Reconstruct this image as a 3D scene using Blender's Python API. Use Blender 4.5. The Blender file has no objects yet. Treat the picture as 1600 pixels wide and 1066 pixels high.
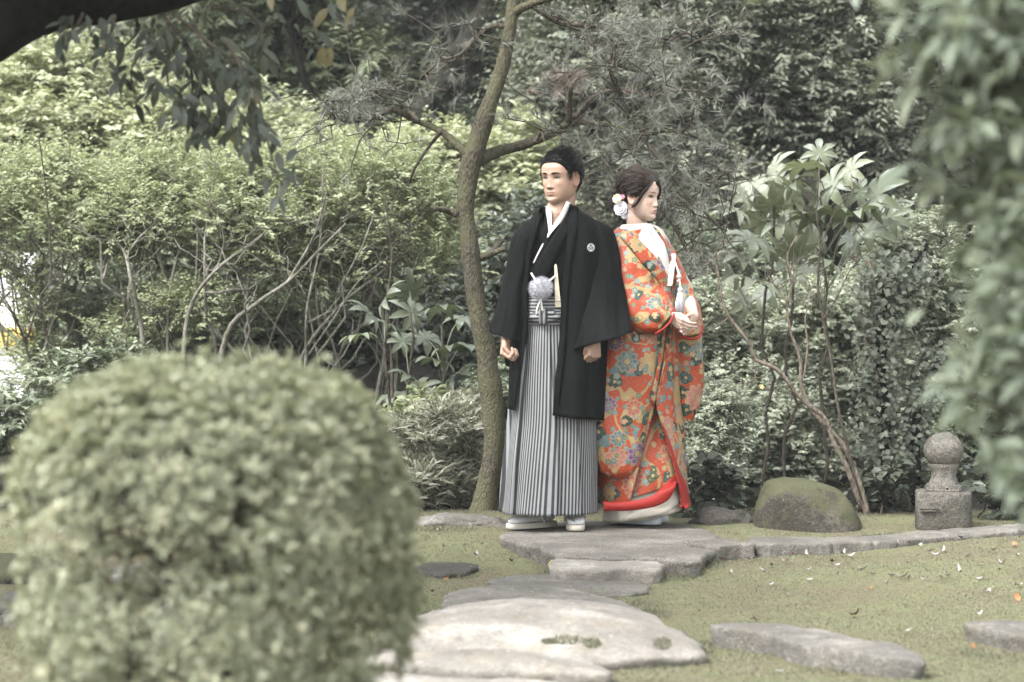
import bpy, bmesh, math, random
import numpy as np
from mathutils import Vector, Matrix
from mathutils import noise as mnoise
from mathutils.bvhtree import BVHTree

SC = bpy.context.scene
COL = SC.collection
rng = np.random.default_rng(11)
PI = math.pi

# ------------------------------------------------------------------ camera
F = 1600 * 85 / 36.0
HZ = 452.0
CAMZ = 1.1
TILT = math.atan((533 - HZ) / F)
cd = bpy.data.cameras.new('camera')
cam = bpy.data.objects.new('camera', cd)
COL.objects.link(cam)
cd.lens = 85
cd.sensor_width = 36
cd.sensor_fit = 'HORIZONTAL'
cd.clip_start = 0.1
cd.clip_end = 500
cam.location = (0, 0, CAMZ)
cam.rotation_euler = (PI / 2 - TILT, 0, 0)
cd.dof.use_dof = True
cd.dof.focus_distance = 11.0
cd.dof.aperture_fstop = 2.8
SC.camera = cam

# ------------------------------------------------------------------ sky, sun, exposure
SUN_DIR = Vector((-0.45, -0.42, 0.79)).normalized()      # towards the sun
el = math.asin(SUN_DIR.z)
world = bpy.data.worlds.new('World')
SC.world = world
world.use_nodes = True
wt = world.node_tree
wt.nodes.clear()
wo = wt.nodes.new('ShaderNodeOutputWorld')
wb = wt.nodes.new('ShaderNodeBackground')
ws = wt.nodes.new('ShaderNodeTexSky')
ws.sky_type = 'NISHITA'
ws.sun_disc = False
ws.sun_elevation = el
ws.sun_rotation = math.atan2(SUN_DIR.x, SUN_DIR.y)
ws.air_density = 1.0
ws.dust_density = 3.0
wh = wt.nodes.new('ShaderNodeHueSaturation')
wh.inputs['Saturation'].default_value = 0.12              # a white overcast sky
wt.links.new(ws.outputs[0], wh.inputs['Color'])
wt.links.new(wh.outputs[0], wb.inputs['Color'])
wb.inputs['Strength'].default_value = 0.15
wt.links.new(wb.outputs[0], wo.inputs['Surface'])
sd = bpy.data.lights.new('sun', 'SUN')
sd.energy = 1.35
sd.angle = math.radians(26)
sd.color = (1.0, 0.985, 0.955)
sun = bpy.data.objects.new('sun', sd)
COL.objects.link(sun)
sun.rotation_euler = (-SUN_DIR).to_track_quat('-Z', 'Y').to_euler()
SC.view_settings.view_transform = 'Standard'
SC.view_settings.look = 'None'
SC.view_settings.gamma = 1
SC.view_settings.exposure = 2.28
SC.view_settings.use_curve_mapping = False
SC.render.engine = 'CYCLES'
SC.cycles.max_bounces = 8
SC.cycles.diffuse_bounces = 4
SC.cycles.glossy_bounces = 2
SC.cycles.transmission_bounces = 3
SC.cycles.use_denoising = True
SC.cycles.caustics_reflective = False
SC.cycles.caustics_refractive = False

# ------------------------------------------------------------------ helpers
cT, sT = math.cos(TILT), math.sin(TILT)


def ray(px, py):
    u = (px - 800.0) / F
    v = (533.0 - py) / F
    return u, cT + v * sT, -sT + v * cT


def at(px, py, Y):
    """world point seen at photograph pixel (px, py) at distance Y"""
    d = ray(px, py)
    s = Y / d[1]
    return np.array([d[0] * s, Y, CAMZ + d[2] * s])


def gp(px, py, z):
    d = ray(px, py)
    s = (z - CAMZ) / d[2]
    return np.array([d[0] * s, d[1] * s, z])


def nrm(a):
    a = np.asarray(a, float)
    return a / np.maximum(np.linalg.norm(a, axis=-1, keepdims=True), 1e-9)


def sstep(a, b, x):
    t = np.clip((np.asarray(x, float) - a) / (b - a), 0, 1)
    return t * t * (3 - 2 * t)


def ns(x, y, z=0.0, s=1.0):
    return mnoise.noise(Vector((x * s, y * s, z * s)))


def g(x, y):
    """height of the ground"""
    k = max(float(sstep(10.3, 11.2, y)), float(sstep(.5, 1.9, x)) * float(sstep(9.0, 10.3, y)))
    h = -0.08 + 0.075 * k
    h += 0.018 * ns(x, y, 3.3, 1.3) + 0.008 * ns(x, y, 7.7, 4.0)
    if y > 15:
        h += 0.2 * (min(y, 45) - 15) * float(sstep(-3.9, -2.7, x))
    return h


WORLD = {}


def tag(o, label=None, cat=None, group=None, kind=None):
    if label:
        o['label'] = label
    if cat:
        o['category'] = cat
    if group:
        o['group'] = group
    if kind:
        o['kind'] = kind
    return o


def empty(name, loc, label, cat, group=None, kind=None):
    o = bpy.data.objects.new(name, None)
    COL.objects.link(o)
    o.empty_display_size = 0.1
    o.location = loc
    WORLD[o.name] = np.array(loc, float)
    return tag(o, label, cat, group, kind)


def link(name, me, parent=None, base=None):
    o = bpy.data.objects.new(name, me)
    COL.objects.link(o)
    if parent is not None:
        o.parent = parent
        WORLD[o.name] = WORLD[parent.name]
    elif base is not None:
        o.location = base
        WORLD[o.name] = np.array(base, float)
    else:
        WORLD[o.name] = np.zeros(3)
    return o


def fast_mesh(name, V, Fc, tint=None, smooth=False):
    """V (n,3), Fc (m,k) of constant k"""
    V = np.ascontiguousarray(V, np.float32)
    Fc = np.ascontiguousarray(Fc, np.int32)
    me = bpy.data.meshes.new(name)
    me.vertices.add(len(V))
    me.vertices.foreach_set('co', V.ravel())
    m, k = Fc.shape
    me.loops.add(m * k)
    me.loops.foreach_set('vertex_index', Fc.ravel())
    me.polygons.add(m)
    me.polygons.foreach_set('loop_start', np.arange(0, m * k, k, dtype=np.int32))
    if smooth:
        me.polygons.foreach_set('use_smooth', np.ones(m, bool))
    if tint is not None:
        a = me.attributes.new('tint', 'FLOAT', 'POINT')
        a.data.foreach_set('value', np.ascontiguousarray(tint, np.float32))
    me.update(calc_edges=True)
    return me


class MB:
    """collects pieces, then links them as one mesh object"""

    def __init__(s):
        s.v, s.f, s.uv, s.m, s.t = [], [], [], [], []

    def add(s, V, Fs, mat=0, uv=None, tint=0.5):
        o = len(s.v)
        V = [tuple(map(float, p)) for p in V]
        s.v += V
        s.t += list(tint) if hasattr(tint, '__len__') else [tint] * len(V)
        s.uv += [tuple(map(float, q)) for q in uv] if uv is not None else [(0.0, 0.0)] * len(V)
        for f in Fs:
            s.f.append(tuple(i + o for i in f))
            s.m.append(mat)

    def grid(s, P, closed=False, uv=None, mat=0, tint=0.5, cap0=False, cap1=False):
        P = np.asarray(P, float)
        M, N = P.shape[:2]
        Fs = []
        for i in range(M - 1):
            for j in range(N if closed else N - 1):
                k = (j + 1) % N
                Fs.append((i * N + j, i * N + k, (i + 1) * N + k, (i + 1) * N + j))
        if cap0:
            Fs.append(tuple(range(N))[::-1])
        if cap1:
            Fs.append(tuple((M - 1) * N + j for j in range(N)))
        s.add(P.reshape(-1, 3), Fs, mat, None if uv is None else np.asarray(uv).reshape(-1, 2), tint)

    def tube(s, pts, rad, sides=8, mat=0, tint=0.5, rough=0.0, cap=True):
        pts = np.asarray(pts, float)
        n = len(pts)
        rad = np.broadcast_to(np.asarray(rad, float), (n,))
        T = np.gradient(pts, axis=0)
        T = nrm(T)
        up = np.array([0.31, 0.22, 0.93]) if abs(T[0][2]) < 0.8 else np.array([0.9, 0.3, 0.1])
        u = nrm(np.cross(T[0], up))
        P = np.zeros((n, sides, 3))
        UV = np.zeros((n, sides, 2))
        L = 0.0
        for i in range(n):
            u = nrm(u - T[i] * np.dot(u, T[i]))
            w = np.cross(T[i], u)
            if i:
                L += np.linalg.norm(pts[i] - pts[i - 1])
            for j in range(sides):
                a = 2 * PI * j / sides
                r = rad[i]
                if rough:
                    q = pts[i] + (u * math.cos(a) + w * math.sin(a)) * r
                    r *= 1 + rough * (ns(*(q * (0.8 / max(rad[0], .01))), 1.0) + 0.6 * ns(*(q * (2.3 / max(rad[0], .01))), 1.0))
                P[i, j] = pts[i] + (u * math.cos(a) + w * math.sin(a)) * r
                UV[i, j] = (j / sides, L)
        s.grid(P, True, UV, mat, tint, cap, cap)

    def box(s, c, h, mat=0, M=None):
        c = np.asarray(c, float)
        V = np.array([(x, y, z) for x in (-1, 1) for y in (-1, 1) for z in (-1, 1)], float) * np.asarray(h, float)
        if M is not None:
            V = V @ np.asarray(M).T
        s.add(V + c, [(0, 1, 3, 2), (4, 6, 7, 5), (0, 4, 5, 1), (2, 3, 7, 6), (0, 2, 6, 4), (1, 5, 7, 3)], mat)

    def ball(s, c, r, nu=12, nv=8, mat=0, tint=.5):
        c = np.asarray(c, float)
        r = np.broadcast_to(np.asarray(r, float), (3,))
        P = np.zeros((nv, nu, 3))
        for i in range(nv):
            th = PI * (i + .02) / (nv - 1 + .04)
            for j in range(nu):
                a = 2 * PI * j / nu
                P[i, j] = c + r * (math.sin(th) * math.cos(a), math.sin(th) * math.sin(a), -math.cos(th))
        s.grid(P, True, None, mat, tint, True, True)

    def mesh(s, name, mats, base=(0, 0, 0), smooth=True):
        me = bpy.data.meshes.new(name)
        V = np.asarray(s.v, float) - np.asarray(base)
        me.from_pydata([tuple(p) for p in V], [], s.f)
        ul = me.uv_layers.new(name='UVMap')
        li = np.zeros(len(me.loops), np.int32)
        me.loops.foreach_get('vertex_index', li)
        ul.data.foreach_set('uv', np.asarray(s.uv, np.float32)[li].ravel())
        a = me.attributes.new('tint', 'FLOAT', 'POINT')
        a.data.foreach_set('value', np.asarray(s.t, np.float32))
        for m in (mats if isinstance(mats, (list, tuple)) else [mats]):
            me.materials.append(m)
        me.polygons.foreach_set('material_index', np.asarray(s.m, np.int32))
        me.polygons.foreach_set('use_smooth', np.full(len(s.m), smooth))
        me.update()
        return me

    def build(s, name, mats, parent=None, base=None, smooth=True, solid=0.0, sub=0):
        b = WORLD[parent.name] if parent is not None else (np.zeros(3) if base is None else np.asarray(base, float))
        o = link(name, s.mesh(name, mats, b, smooth), parent, base)
        if solid:
            md = o.modifiers.new('thickness', 'SOLIDIFY')
            md.thickness = solid
            md.offset = 0
        if sub:
            md = o.modifiers.new('smooth', 'SUBSURF')
            md.levels = sub
            md.render_levels = sub
        return o


def spline(pts, n):
    """smooth resampling (Catmull-Rom) of rows of numbers"""
    pts = np.asarray(pts, float)
    k = len(pts)
    if k == 2:
        t = np.linspace(0, 1, n)[:, None]
        return pts[0] * (1 - t) + pts[1] * t
    ts = np.linspace(0, k - 1, n)
    out = []
    for t in ts:
        i = min(int(t), k - 2)
        f = t - i
        p0, p1, p2, p3 = pts[max(i - 1, 0)], pts[i], pts[i + 1], pts[min(i + 2, k - 1)]
        out.append(0.5 * ((2 * p1) + (-p0 + p2) * f + (2 * p0 - 5 * p1 + 4 * p2 - p3) * f * f + (-p0 + 3 * p1 - 3 * p2 + p3) * f ** 3))
    return np.array(out)


def wander(p0, p1, n, amp, r=rng):
    p0, p1 = np.asarray(p0, float), np.asarray(p1, float)
    t = np.linspace(0, 1, n)[:, None]
    P = p0 * (1 - t) + p1 * t
    L = np.linalg.norm(p1 - p0)
    k = np.cumsum(r.normal(0, 1, (n, 3)), 0)
    k -= k[0] + (k[-1] - k[0]) * t
    return P + k * amp * L / math.sqrt(n)


# ------------------------------------------------------------------ node helpers
class NT:
    def __init__(s, name):
        s.m = bpy.data.materials.new(name)
        s.m.use_nodes = True
        s.t = s.m.node_tree
        s.t.nodes.clear()
        s.out = s.n('ShaderNodeOutputMaterial')

    def n(s, ty, **kw):
        nd = s.t.nodes.new(ty)
        for k, v in kw.items():
            setattr(nd, k, v)
        return nd

    def set(s, sock, v):
        if isinstance(v, bpy.types.NodeSocket):
            s.t.links.new(v, sock)
        elif v is not None:
            if hasattr(sock.default_value, '__len__') and not hasattr(v, '__len__'):
                v = (v,) * len(sock.default_value)
            if hasattr(sock.default_value, '__len__') and len(sock.default_value) == 4 and len(v) == 3:
                v = tuple(v) + (1,)
            sock.default_value = v

    def math(s, op, a, b=None, c=None, clamp=False):
        nd = s.n('ShaderNodeMath', operation=op, use_clamp=clamp)
        for i, v in enumerate((a, b, c)):
            if v is not None:
                s.set(nd.inputs[i], v)
        return nd.outputs[0]

    def vmath(s, op, a, b=None, out=0):
        nd = s.n('ShaderNodeVectorMath', operation=op)
        s.set(nd.inputs[0], a)
        if b is not None:
            s.set(nd.inputs['Scale'] if op == 'SCALE' else nd.inputs[1], b)
        return nd.outputs[out]

    def mix(s, fac, a, b, mode='MIX'):
        nd = s.n('ShaderNodeMix', data_type='RGBA', blend_type=mode)
        s.set(nd.inputs[0], fac)
        s.set(nd.inputs[6], a)
        s.set(nd.inputs[7], b)
        return nd.outputs[2]

    def ramp(s, fac, stops, interp='LINEAR'):
        nd = s.n('ShaderNodeValToRGB')
        nd.color_ramp.interpolation = interp
        e = nd.color_ramp.elements
        while len(e) < len(stops):
            e.new(0.5)
        for i, (p, c) in enumerate(stops):
            e[i].position = p
            e[i].color = tuple(c) + (1,) if hasattr(c, '__len__') else (c, c, c, 1)
        s.set(nd.inputs[0], fac)
        return nd.outputs[0]

    def noise(s, vec, scale, detail=4, rough=.55, dist=0.0, out=0):
        nd = s.n('ShaderNodeTexNoise')
        if vec is not None:
            s.set(nd.inputs['Vector'], vec)
        s.set(nd.inputs['Scale'], scale)
        s.set(nd.inputs['Detail'], detail)
        s.set(nd.inputs['Roughness'], rough)
        s.set(nd.inputs['Distortion'], dist)
        return nd.outputs[out]

    def voro(s, vec, scale, feature='F1', dims='3D', rand=1.0):
        nd = s.n('ShaderNodeTexVoronoi', feature=feature, voronoi_dimensions=dims)
        s.set(nd.inputs['Vector'], vec)
        s.set(nd.inputs['Scale'], scale)
        s.set(nd.inputs['Randomness'], rand)
        return nd

    def coord(s, w='Object'):
        return s.n('ShaderNodeTexCoord').outputs[w]

    def geo(s, w='Position'):
        return s.n('ShaderNodeNewGeometry').outputs[w]

    def attr(s, name):
        return s.n('ShaderNodeAttribute', attribute_name=name).outputs['Fac']

    def xyz(s, v):
        nd = s.n('ShaderNodeSeparateXYZ')
        s.set(nd.inputs[0], v)
        return nd.outputs

    def bump(s, h, strength=.4, dist=.01):
        nd = s.n('ShaderNodeBump')
        s.set(nd.inputs['Height'], h)
        nd.inputs['Strength'].default_value = strength
        nd.inputs['Distance'].default_value = dist
        return nd.outputs[0]

    def bsdf(s, color, rough=.7, spec=.3, normal=None, **kw):
        nd = s.n('ShaderNodeBsdfPrincipled')
        s.set(nd.inputs['Base Color'], color)
        s.set(nd.inputs['Roughness'], rough)
        s.set(nd.inputs['Specular IOR Level'], spec)
        if normal is not None:
            s.set(nd.inputs['Normal'], normal)
        for k, v in kw.items():
            s.set(nd.inputs[k.replace('_', ' ')], v)
        return s.fin(nd.outputs[0])

    def fin(s, sh):
        s.t.links.new(sh, s.out.inputs[0])
        return s.m


def m_leaf(name, c0, c1, c2=None, trans=.35, gloss=.08, rough=.4):
    """leaf: colour picked per leaf, light passes through it, waxy gloss"""
    def grey(c, f=.36):
        y = .25 * c[0] + .65 * c[1] + .1 * c[2]
        return tuple(x + (y - x) * f for x in c)
    c0, c1, c2 = grey(c0), grey(c1), grey(c2 or c1)
    k = NT(name)
    t = k.attr('tint')
    stops = [(0.0, c0), (0.6, c1), (1.0, c2 or c1)]
    col = k.ramp(t, stops)
    d = k.n('ShaderNodeBsdfDiffuse')
    k.set(d.inputs[0], col)
    tr = k.n('ShaderNodeBsdfTranslucent')
    k.set(tr.inputs[0], k.mix(1.0, col, (1.0, 1.05, .75), 'MULTIPLY'))
    mx = k.n('ShaderNodeMixShader')
    mx.inputs[0].default_value = trans
    k.t.links.new(d.outputs[0], mx.inputs[1])
    k.t.links.new(tr.outputs[0], mx.inputs[2])
    gl = k.n('ShaderNodeBsdfGlossy')
    k.set(gl.inputs[0], (.9, .95, .95))
    gl.inputs['Roughness'].default_value = rough
    fr = k.n('ShaderNodeFresnel')
    fr.inputs[0].default_value = 1.4
    m2 = k.n('ShaderNodeMixShader')
    k.set(m2.inputs[0], k.math('MULTIPLY_ADD', fr.outputs[0], .10, gloss * .3))
    k.t.links.new(mx.outputs[0], m2.inputs[1])
    k.t.links.new(gl.outputs[0], m2.inputs[2])
    return k.fin(m2.outputs[0] if gloss > 0 else mx.outputs[0])


def m_bark(name, dark, light, moss=None, scale=18, amount=.5, bump=.8):
    k = NT(name)
    p = k.geo()
    x = k.xyz(p)
    cv = k.n('ShaderNodeCombineXYZ')
    k.set(cv.inputs[0], x[0])
    k.set(cv.inputs[1], x[1])
    k.set(cv.inputs[2], k.math('MULTIPLY', x[2], .45))
    n1 = k.noise(cv.outputs[0], scale, 5, .65)
    v = k.voro(cv.outputs[0], scale * 2.2).outputs['Distance']
    f = k.math('ADD', k.math('MULTIPLY', n1, .75), k.math('MULTIPLY', v, .4))
    col = k.ramp(f, [(.32, dark), (.72, light)])
    if moss:
        nz = k.noise(p, 7, 4, .6)
        fm = k.ramp(nz, [(.62 - amount * .4, 0.0), (.75 - amount * .3, 1.0)])
        sp = k.noise(p, 90, 2, .6)
        col = k.mix(k.math('MULTIPLY', fm, .85), col, k.mix(sp, moss, tuple(c * 1.7 for c in moss)))
    return k.bsdf(col, .9, .06, k.bump(f, bump, .015))


def m_stone(name, c0, c1, moss=None, amt=.0, speck=.5, bump=.5, top=None):
    k = NT(name)
    p = k.geo()
    n1 = k.noise(p, 3.2, 6, .62)
    n2 = k.noise(p, 45, 4, .7)
    n3 = k.noise(p, 160, 2, .6)
    f = k.math('ADD', k.math('MULTIPLY', n1, .7), k.math('MULTIPLY', n2, .3))
    col = k.ramp(f, [(.36, tuple(c * .72 for c in c0)), (.5, c0), (.62, c1)])
    warm = k.ramp(k.noise(k.vmath('ADD', p, (5, 3, 1)), 6, 4, .6), [(.5, 0.0), (.64, .28)])
    col = k.mix(warm, col, (c0[0] * 1.05, c0[1] * .93, c0[2] * .74))
    lich = k.ramp(k.noise(k.vmath('ADD', p, (2, 7, 4)), 28, 5, .7), [(.60, 0.0), (.66, .6)])
    col = k.mix(lich, col, tuple(min(.6, c * 1.35) for c in c1))
    sp = k.ramp(n3, [(.38, 1 - speck), (.6, 1.0)])
    col = k.mix(1.0, col, sp, 'MULTIPLY')
    st = k.ramp(k.noise(p, 11, 5, .7), [(.56, 0.0), (.68, .55)])
    col = k.mix(st, col, tuple(c * .45 for c in c0))
    if moss:
        nz = k.xyz(k.geo('Normal'))[2]
        e = k.math('ADD', k.noise(p, 9, 5, .7), k.math('MULTIPLY', nz, top if top is not None else 0.0))
        fm = k.ramp(e, [(1 - amt, 0.0), (1.08 - amt, 1.0)])
        sp2 = k.noise(p, 140, 3, .7)
        col = k.mix(fm, col, k.mix(sp2, tuple(c * .55 for c in moss), tuple(c * 1.5 for c in moss)))
    h = k.math('ADD', k.math('MULTIPLY', n2, .6), k.math('MULTIPLY', n3, .3))
    h = k.math('ADD', h, k.math('MULTIPLY', k.noise(p, 14, 5, .7), 1.2))
    return k.bsdf(col, .9, .15, k.bump(h, min(1, bump * 1.6), .012))


def m_plain(name, c, rough=.7, spec=.3, vary=.12, scale=40, bump=0.0, **kw):
    k = NT(name)
    n1 = k.noise(k.coord(), scale, 4, .6)
    col = k.mix(n1, tuple(x * (1 - vary) for x in c), tuple(min(1, x * (1 + vary)) for x in c))
    return k.bsdf(col, rough, spec, k.bump(n1, bump, .004) if bump else None, **kw)
# ------------------------------------------------------------------ materials
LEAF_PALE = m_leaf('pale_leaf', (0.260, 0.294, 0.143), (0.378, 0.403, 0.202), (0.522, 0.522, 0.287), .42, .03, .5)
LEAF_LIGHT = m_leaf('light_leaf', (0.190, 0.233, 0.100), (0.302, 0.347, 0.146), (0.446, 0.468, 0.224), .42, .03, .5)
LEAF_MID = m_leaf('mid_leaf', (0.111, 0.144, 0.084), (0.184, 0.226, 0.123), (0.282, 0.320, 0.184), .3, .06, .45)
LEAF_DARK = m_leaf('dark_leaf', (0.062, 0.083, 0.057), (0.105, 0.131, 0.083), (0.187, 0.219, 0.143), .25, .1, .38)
LEAF_GREY = m_leaf('grey_green_leaf', (0.188, 0.220, 0.149), (0.296, 0.337, 0.215), (0.457, 0.484, 0.323), .3, .05, .5)
LEAF_BUSH = m_leaf('azalea_leaf', (0.179, 0.195, 0.105), (0.261, 0.277, 0.149), (0.374, 0.359, 0.210), .35, .04, .5)
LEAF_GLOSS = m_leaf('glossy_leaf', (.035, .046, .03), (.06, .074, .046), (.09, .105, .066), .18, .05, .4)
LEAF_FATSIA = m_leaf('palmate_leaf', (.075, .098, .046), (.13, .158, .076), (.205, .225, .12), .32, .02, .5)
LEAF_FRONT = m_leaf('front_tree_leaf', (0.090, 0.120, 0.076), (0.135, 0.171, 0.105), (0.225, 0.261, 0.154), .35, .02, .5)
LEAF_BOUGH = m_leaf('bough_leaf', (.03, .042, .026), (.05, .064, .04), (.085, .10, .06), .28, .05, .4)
NEEDLE = m_leaf('pine_needle', (0.098, 0.104, 0.078), (0.150, 0.156, 0.117), (0.221, 0.215, 0.169), .15, .03, .5)
NEEDLE_DRY = m_leaf('dry_pine_needle', (.15, .105, .082), (.21, .15, .12), (.27, .2, .165), .15, .02, .5)
GRASSY = m_leaf('low_leaf', (0.156, 0.156, 0.102), (0.228, 0.228, 0.150), (0.336, 0.324, 0.228), .35, .03, .5)
MOSS = m_leaf('moss_blade', (.105, .11, .056), (.166, .172, .094), (.238, .232, .138), .3, .0, .5)
IVY = m_leaf('ivy_leaf', (.04, .052, .034), (.07, .085, .054), (.12, .135, .085), .2, .03, .45)
BARK_PINE = m_bark('pine_bark', (.014, .013, .010), (.084, .075, .057), (.056, .055, .033), 60, .56, 1.0)
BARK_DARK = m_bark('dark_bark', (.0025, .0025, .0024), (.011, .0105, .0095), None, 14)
BARK_GREY = m_bark('grey_bark', (.06, .058, .048), (.18, .172, .148), (.055, .058, .034), 30, .25)
BARK_TWIG = m_bark('twig_bark', (.02, .018, .015), (.075, .065, .052), None, 40)
BARK_TAN = m_bark('tan_bark', (.05, .042, .033), (.17, .142, .115), (.05, .05, .03), 35, .2)
STONE_PALE = m_stone('pale_stone', (0.194, 0.181, 0.161), (0.303, 0.288, 0.260), (0.060, 0.060, 0.024), .30, .22, .5)
STONE_MID = m_stone('grey_stone', (0.133, 0.126, 0.113), (0.225, 0.213, 0.189), (0.066, 0.066, 0.030), .36, .35, .6)
STONE_STAND = m_stone('granite', (0.152, 0.142, 0.126), (0.239, 0.221, 0.200), (0.073, 0.073, 0.036), .30, .5, .7)
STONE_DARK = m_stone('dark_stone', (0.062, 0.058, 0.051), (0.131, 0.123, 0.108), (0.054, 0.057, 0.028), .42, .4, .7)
STONE_MOSSY = m_stone('mossy_rock', (.055, .051, .042), (.125, .115, .095), (.060, .061, .035), .42, .45, 1.0, .38)
STONE_POST = m_stone('carved_granite', (0.077, 0.073, 0.062), (0.169, 0.156, 0.138), (0.050, 0.054, 0.031), .36, .45, .9)
WHITE_PAINT = m_plain('white_paint', (.8, .8, .8), .6)
YELLOW_PAINT = m_plain('yellow_paint', (.75, .5, .12), .6)

# people
BLACK_SILK = None


def m_black():
    k = NT('black_silk')
    n1 = k.noise(k.coord(), 9, 4, .6)
    n2 = k.noise(k.coord(), 600, 2, .5)
    col = k.mix(n1, (.0026, .0030, .0032), (.0052, .0058, .0060))
    return k.bsdf(col, .7, .05, k.bump(k.math('ADD', n1, k.math('MULTIPLY', n2, .05)), .5, .02))


def m_stripe(name, n, axis=0, duty=.5):
    k = NT(name)
    x = k.xyz(k.coord('UV'))[axis]
    w = k.math('FRACT', k.math('MULTIPLY', x, n))
    f = k.math('ABSOLUTE', k.math('SUBTRACT', w, .5))
    f = k.ramp(k.math('MULTIPLY', f, 2.0), [(duty - .12, 0.0), (duty + .12, 1.0)])
    tone = k.noise(k.coord(), 5, 3, .6)
    dark = k.mix(tone, (.010, .011, .012), (.024, .025, .027))
    col = k.mix(f, dark, k.mix(tone, (.15, .153, .158), (.215, .218, .223)))
    return k.bsdf(col, .6, .3, k.bump(k.noise(k.coord(), 14, 3), .25, .02), Sheen_Weight=.05)


def m_skin(name, c, lip, rough=.5):
    k = NT(name)
    n1 = k.noise(k.coord(), 22, 4, .6)
    col = k.mix(n1, tuple(x * .92 for x in c), tuple(min(1, x * 1.07) for x in c))
    warm = k.n('ShaderNodeAttribute', attribute_name='blush').outputs['Fac']
    col = k.mix(warm, col, (c[0] * 1.02, c[1] * .72, c[2] * .66))
    lp = k.n('ShaderNodeAttribute', attribute_name='lip').outputs['Fac']
    col = k.mix(lp, col, lip)
    return k.bsdf(col, rough, .35, k.bump(k.noise(k.coord(), 260, 2), .08, .002), Subsurface_Weight=.12,
                  Subsurface_Radius=(.012, .005, .003), Subsurface_Scale=.6)


def m_kimono():
    """orange silk woven with flowers, fans and gold bands"""
    k = NT('orange_brocade')
    uv = k.coord('UV')
    base = k.mix(k.noise(uv, 6, 3), (.205, .026, .008), (.285, .045, .013))
    # gold flowing bands
    w1 = k.noise(uv, 4.2, 2, .5, 1.2)
    band = k.ramp(k.math('ABSOLUTE', k.math('SUBTRACT', w1, .56)), [(.028, 1.0), (.04, 0.0)])
    hatch = k.math('FRACT', k.math('MULTIPLY', k.noise(uv, 4.2, 1, .4, 1.2), 60))
    gold = k.mix(k.math('GREATER_THAN', hatch, .55), (0.212, 0.139, 0.051), (0.262, 0.199, 0.101))
    col = k.mix(band, base, gold)
    # broad patches of teal cloud and cream cloud
    w2 = k.noise(k.vmath('ADD', uv, (7.3, 2.1, 0)), 6.5, 3, .5, .8)
    col = k.mix(k.ramp(w2, [(.61, 0.0), (.625, 1.0)]), col, k.mix(k.noise(uv, 60, 2), (0.042, 0.084, 0.091), (0.093, 0.139, 0.139)))
    w3 = k.noise(k.vmath('ADD', uv, (1.7, 9.4, 0)), 8.5, 3, .5, .9)
    col = k.mix(k.ramp(w3, [(.68, 0.0), (.695, 1.0)]), col, k.mix(k.noise(uv, 70, 2), (0.190, 0.109, 0.032), (0.254, 0.176, 0.077)))

    def flowers(col, off, scale, R, petals, keep, palette, inner):
        p = k.vmath('ADD', uv, off)
        v = k.voro(p, scale, 'F1', '2D', .75)
        d = k.vmath('SUBTRACT', p, v.outputs['Position'])
        xx = k.xyz(d)
        th = k.math('ARCTAN2', xx[1], xx[0])
        r = k.math('SQRT', k.math('ADD', k.math('MULTIPLY', xx[0], xx[0]), k.math('MULTIPLY', xx[1], xx[1])))
        c3 = k.n('ShaderNodeSeparateColor')
        k.set(c3.inputs[0], v.outputs['Color'])
        rr = k.math('MULTIPLY', k.math('ADD', .62, k.math('MULTIPLY', c3.outputs[1], .38)), R)
        pet = k.math('ABSOLUTE', k.math('COSINE', k.math('MULTIPLY', th, petals * .5)))
        edge = k.math('MULTIPLY', rr, k.math('ADD', .74, k.math('MULTIPLY', pet, .26)))
        q = k.math('DIVIDE', r, edge)
        on = k.math('MULTIPLY', k.math('LESS_THAN', q, 1.0), k.math('LESS_THAN', c3.outputs[2], keep))
        pc = k.ramp(c3.outputs[0], palette, 'CONSTANT')
        ring = k.math('FRACT', k.math('MULTIPLY', q, 2.6))
        vein = k.math('LESS_THAN', pet, .3)
        dk = k.math('MAXIMUM', k.math('GREATER_THAN', q, .88), k.math('MULTIPLY', k.math('LESS_THAN', ring, .22), k.math('GREATER_THAN', q, .3)))
        dk = k.math('MAXIMUM', dk, k.math('MULTIPLY', vein, k.math('GREATER_THAN', q, .35)))
        pc = k.mix(k.math('MULTIPLY', dk, .65), pc, inner)
        pc = k.mix(k.math('LESS_THAN', q, .26), pc, (0.262, 0.194, 0.084))
        return k.mix(on, col, pc)

    green = [(0.0, (0.015, 0.029, 0.019)), (.5, (0.026, 0.059, 0.051)), (.8, (0.051, 0.068, 0.029))]
    col = flowers(col, (3.1, 1.2, 0), 13, .036, 3, .38, green, (0.009, 0.015, 0.010))
    big = [(0.0, (0.233, 0.055, 0.042)), (.22, (0.072, 0.038, 0.114)), (.4, (0.240, 0.155, 0.064)), (.6, (0.245, 0.093, 0.077)), (.8, (0.042, 0.093, 0.114))]
    col = flowers(col, (.35, .8, 0), 6.8, .068, 9, .72, big, (0.254, 0.183, 0.106))
    small = [(0.0, (0.029, 0.110, 0.135)), (.3, (0.254, 0.176, 0.084)), (.5, (0.254, 0.106, 0.084)), (.68, (0.038, 0.084, 0.055)), (.84, (0.084, 0.178, 0.194))]
    col = flowers(col, (5.35, 4.8, 0), 26, .0165, 5, .58, small, (0.212, 0.169, 0.093))
    gr = k.noise(uv, 160, 3, .7)
    col = k.mix(k.ramp(gr, [(.3, .10), (.62, 0.0)]), col, (.10, .055, .03))
    thread = k.ramp(k.noise(k.vmath('ADD', uv, (3.3, 8.8, 0)), 90, 2, .6), [(.62, 0.0), (.68, .45)])
    col = k.mix(thread, col, (.34, .26, .14))
    h = k.noise(uv, 25, 3, .6)
    return k.bsdf(col, .55, .3, k.bump(h, .3, .012), Sheen_Weight=.03)


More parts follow.
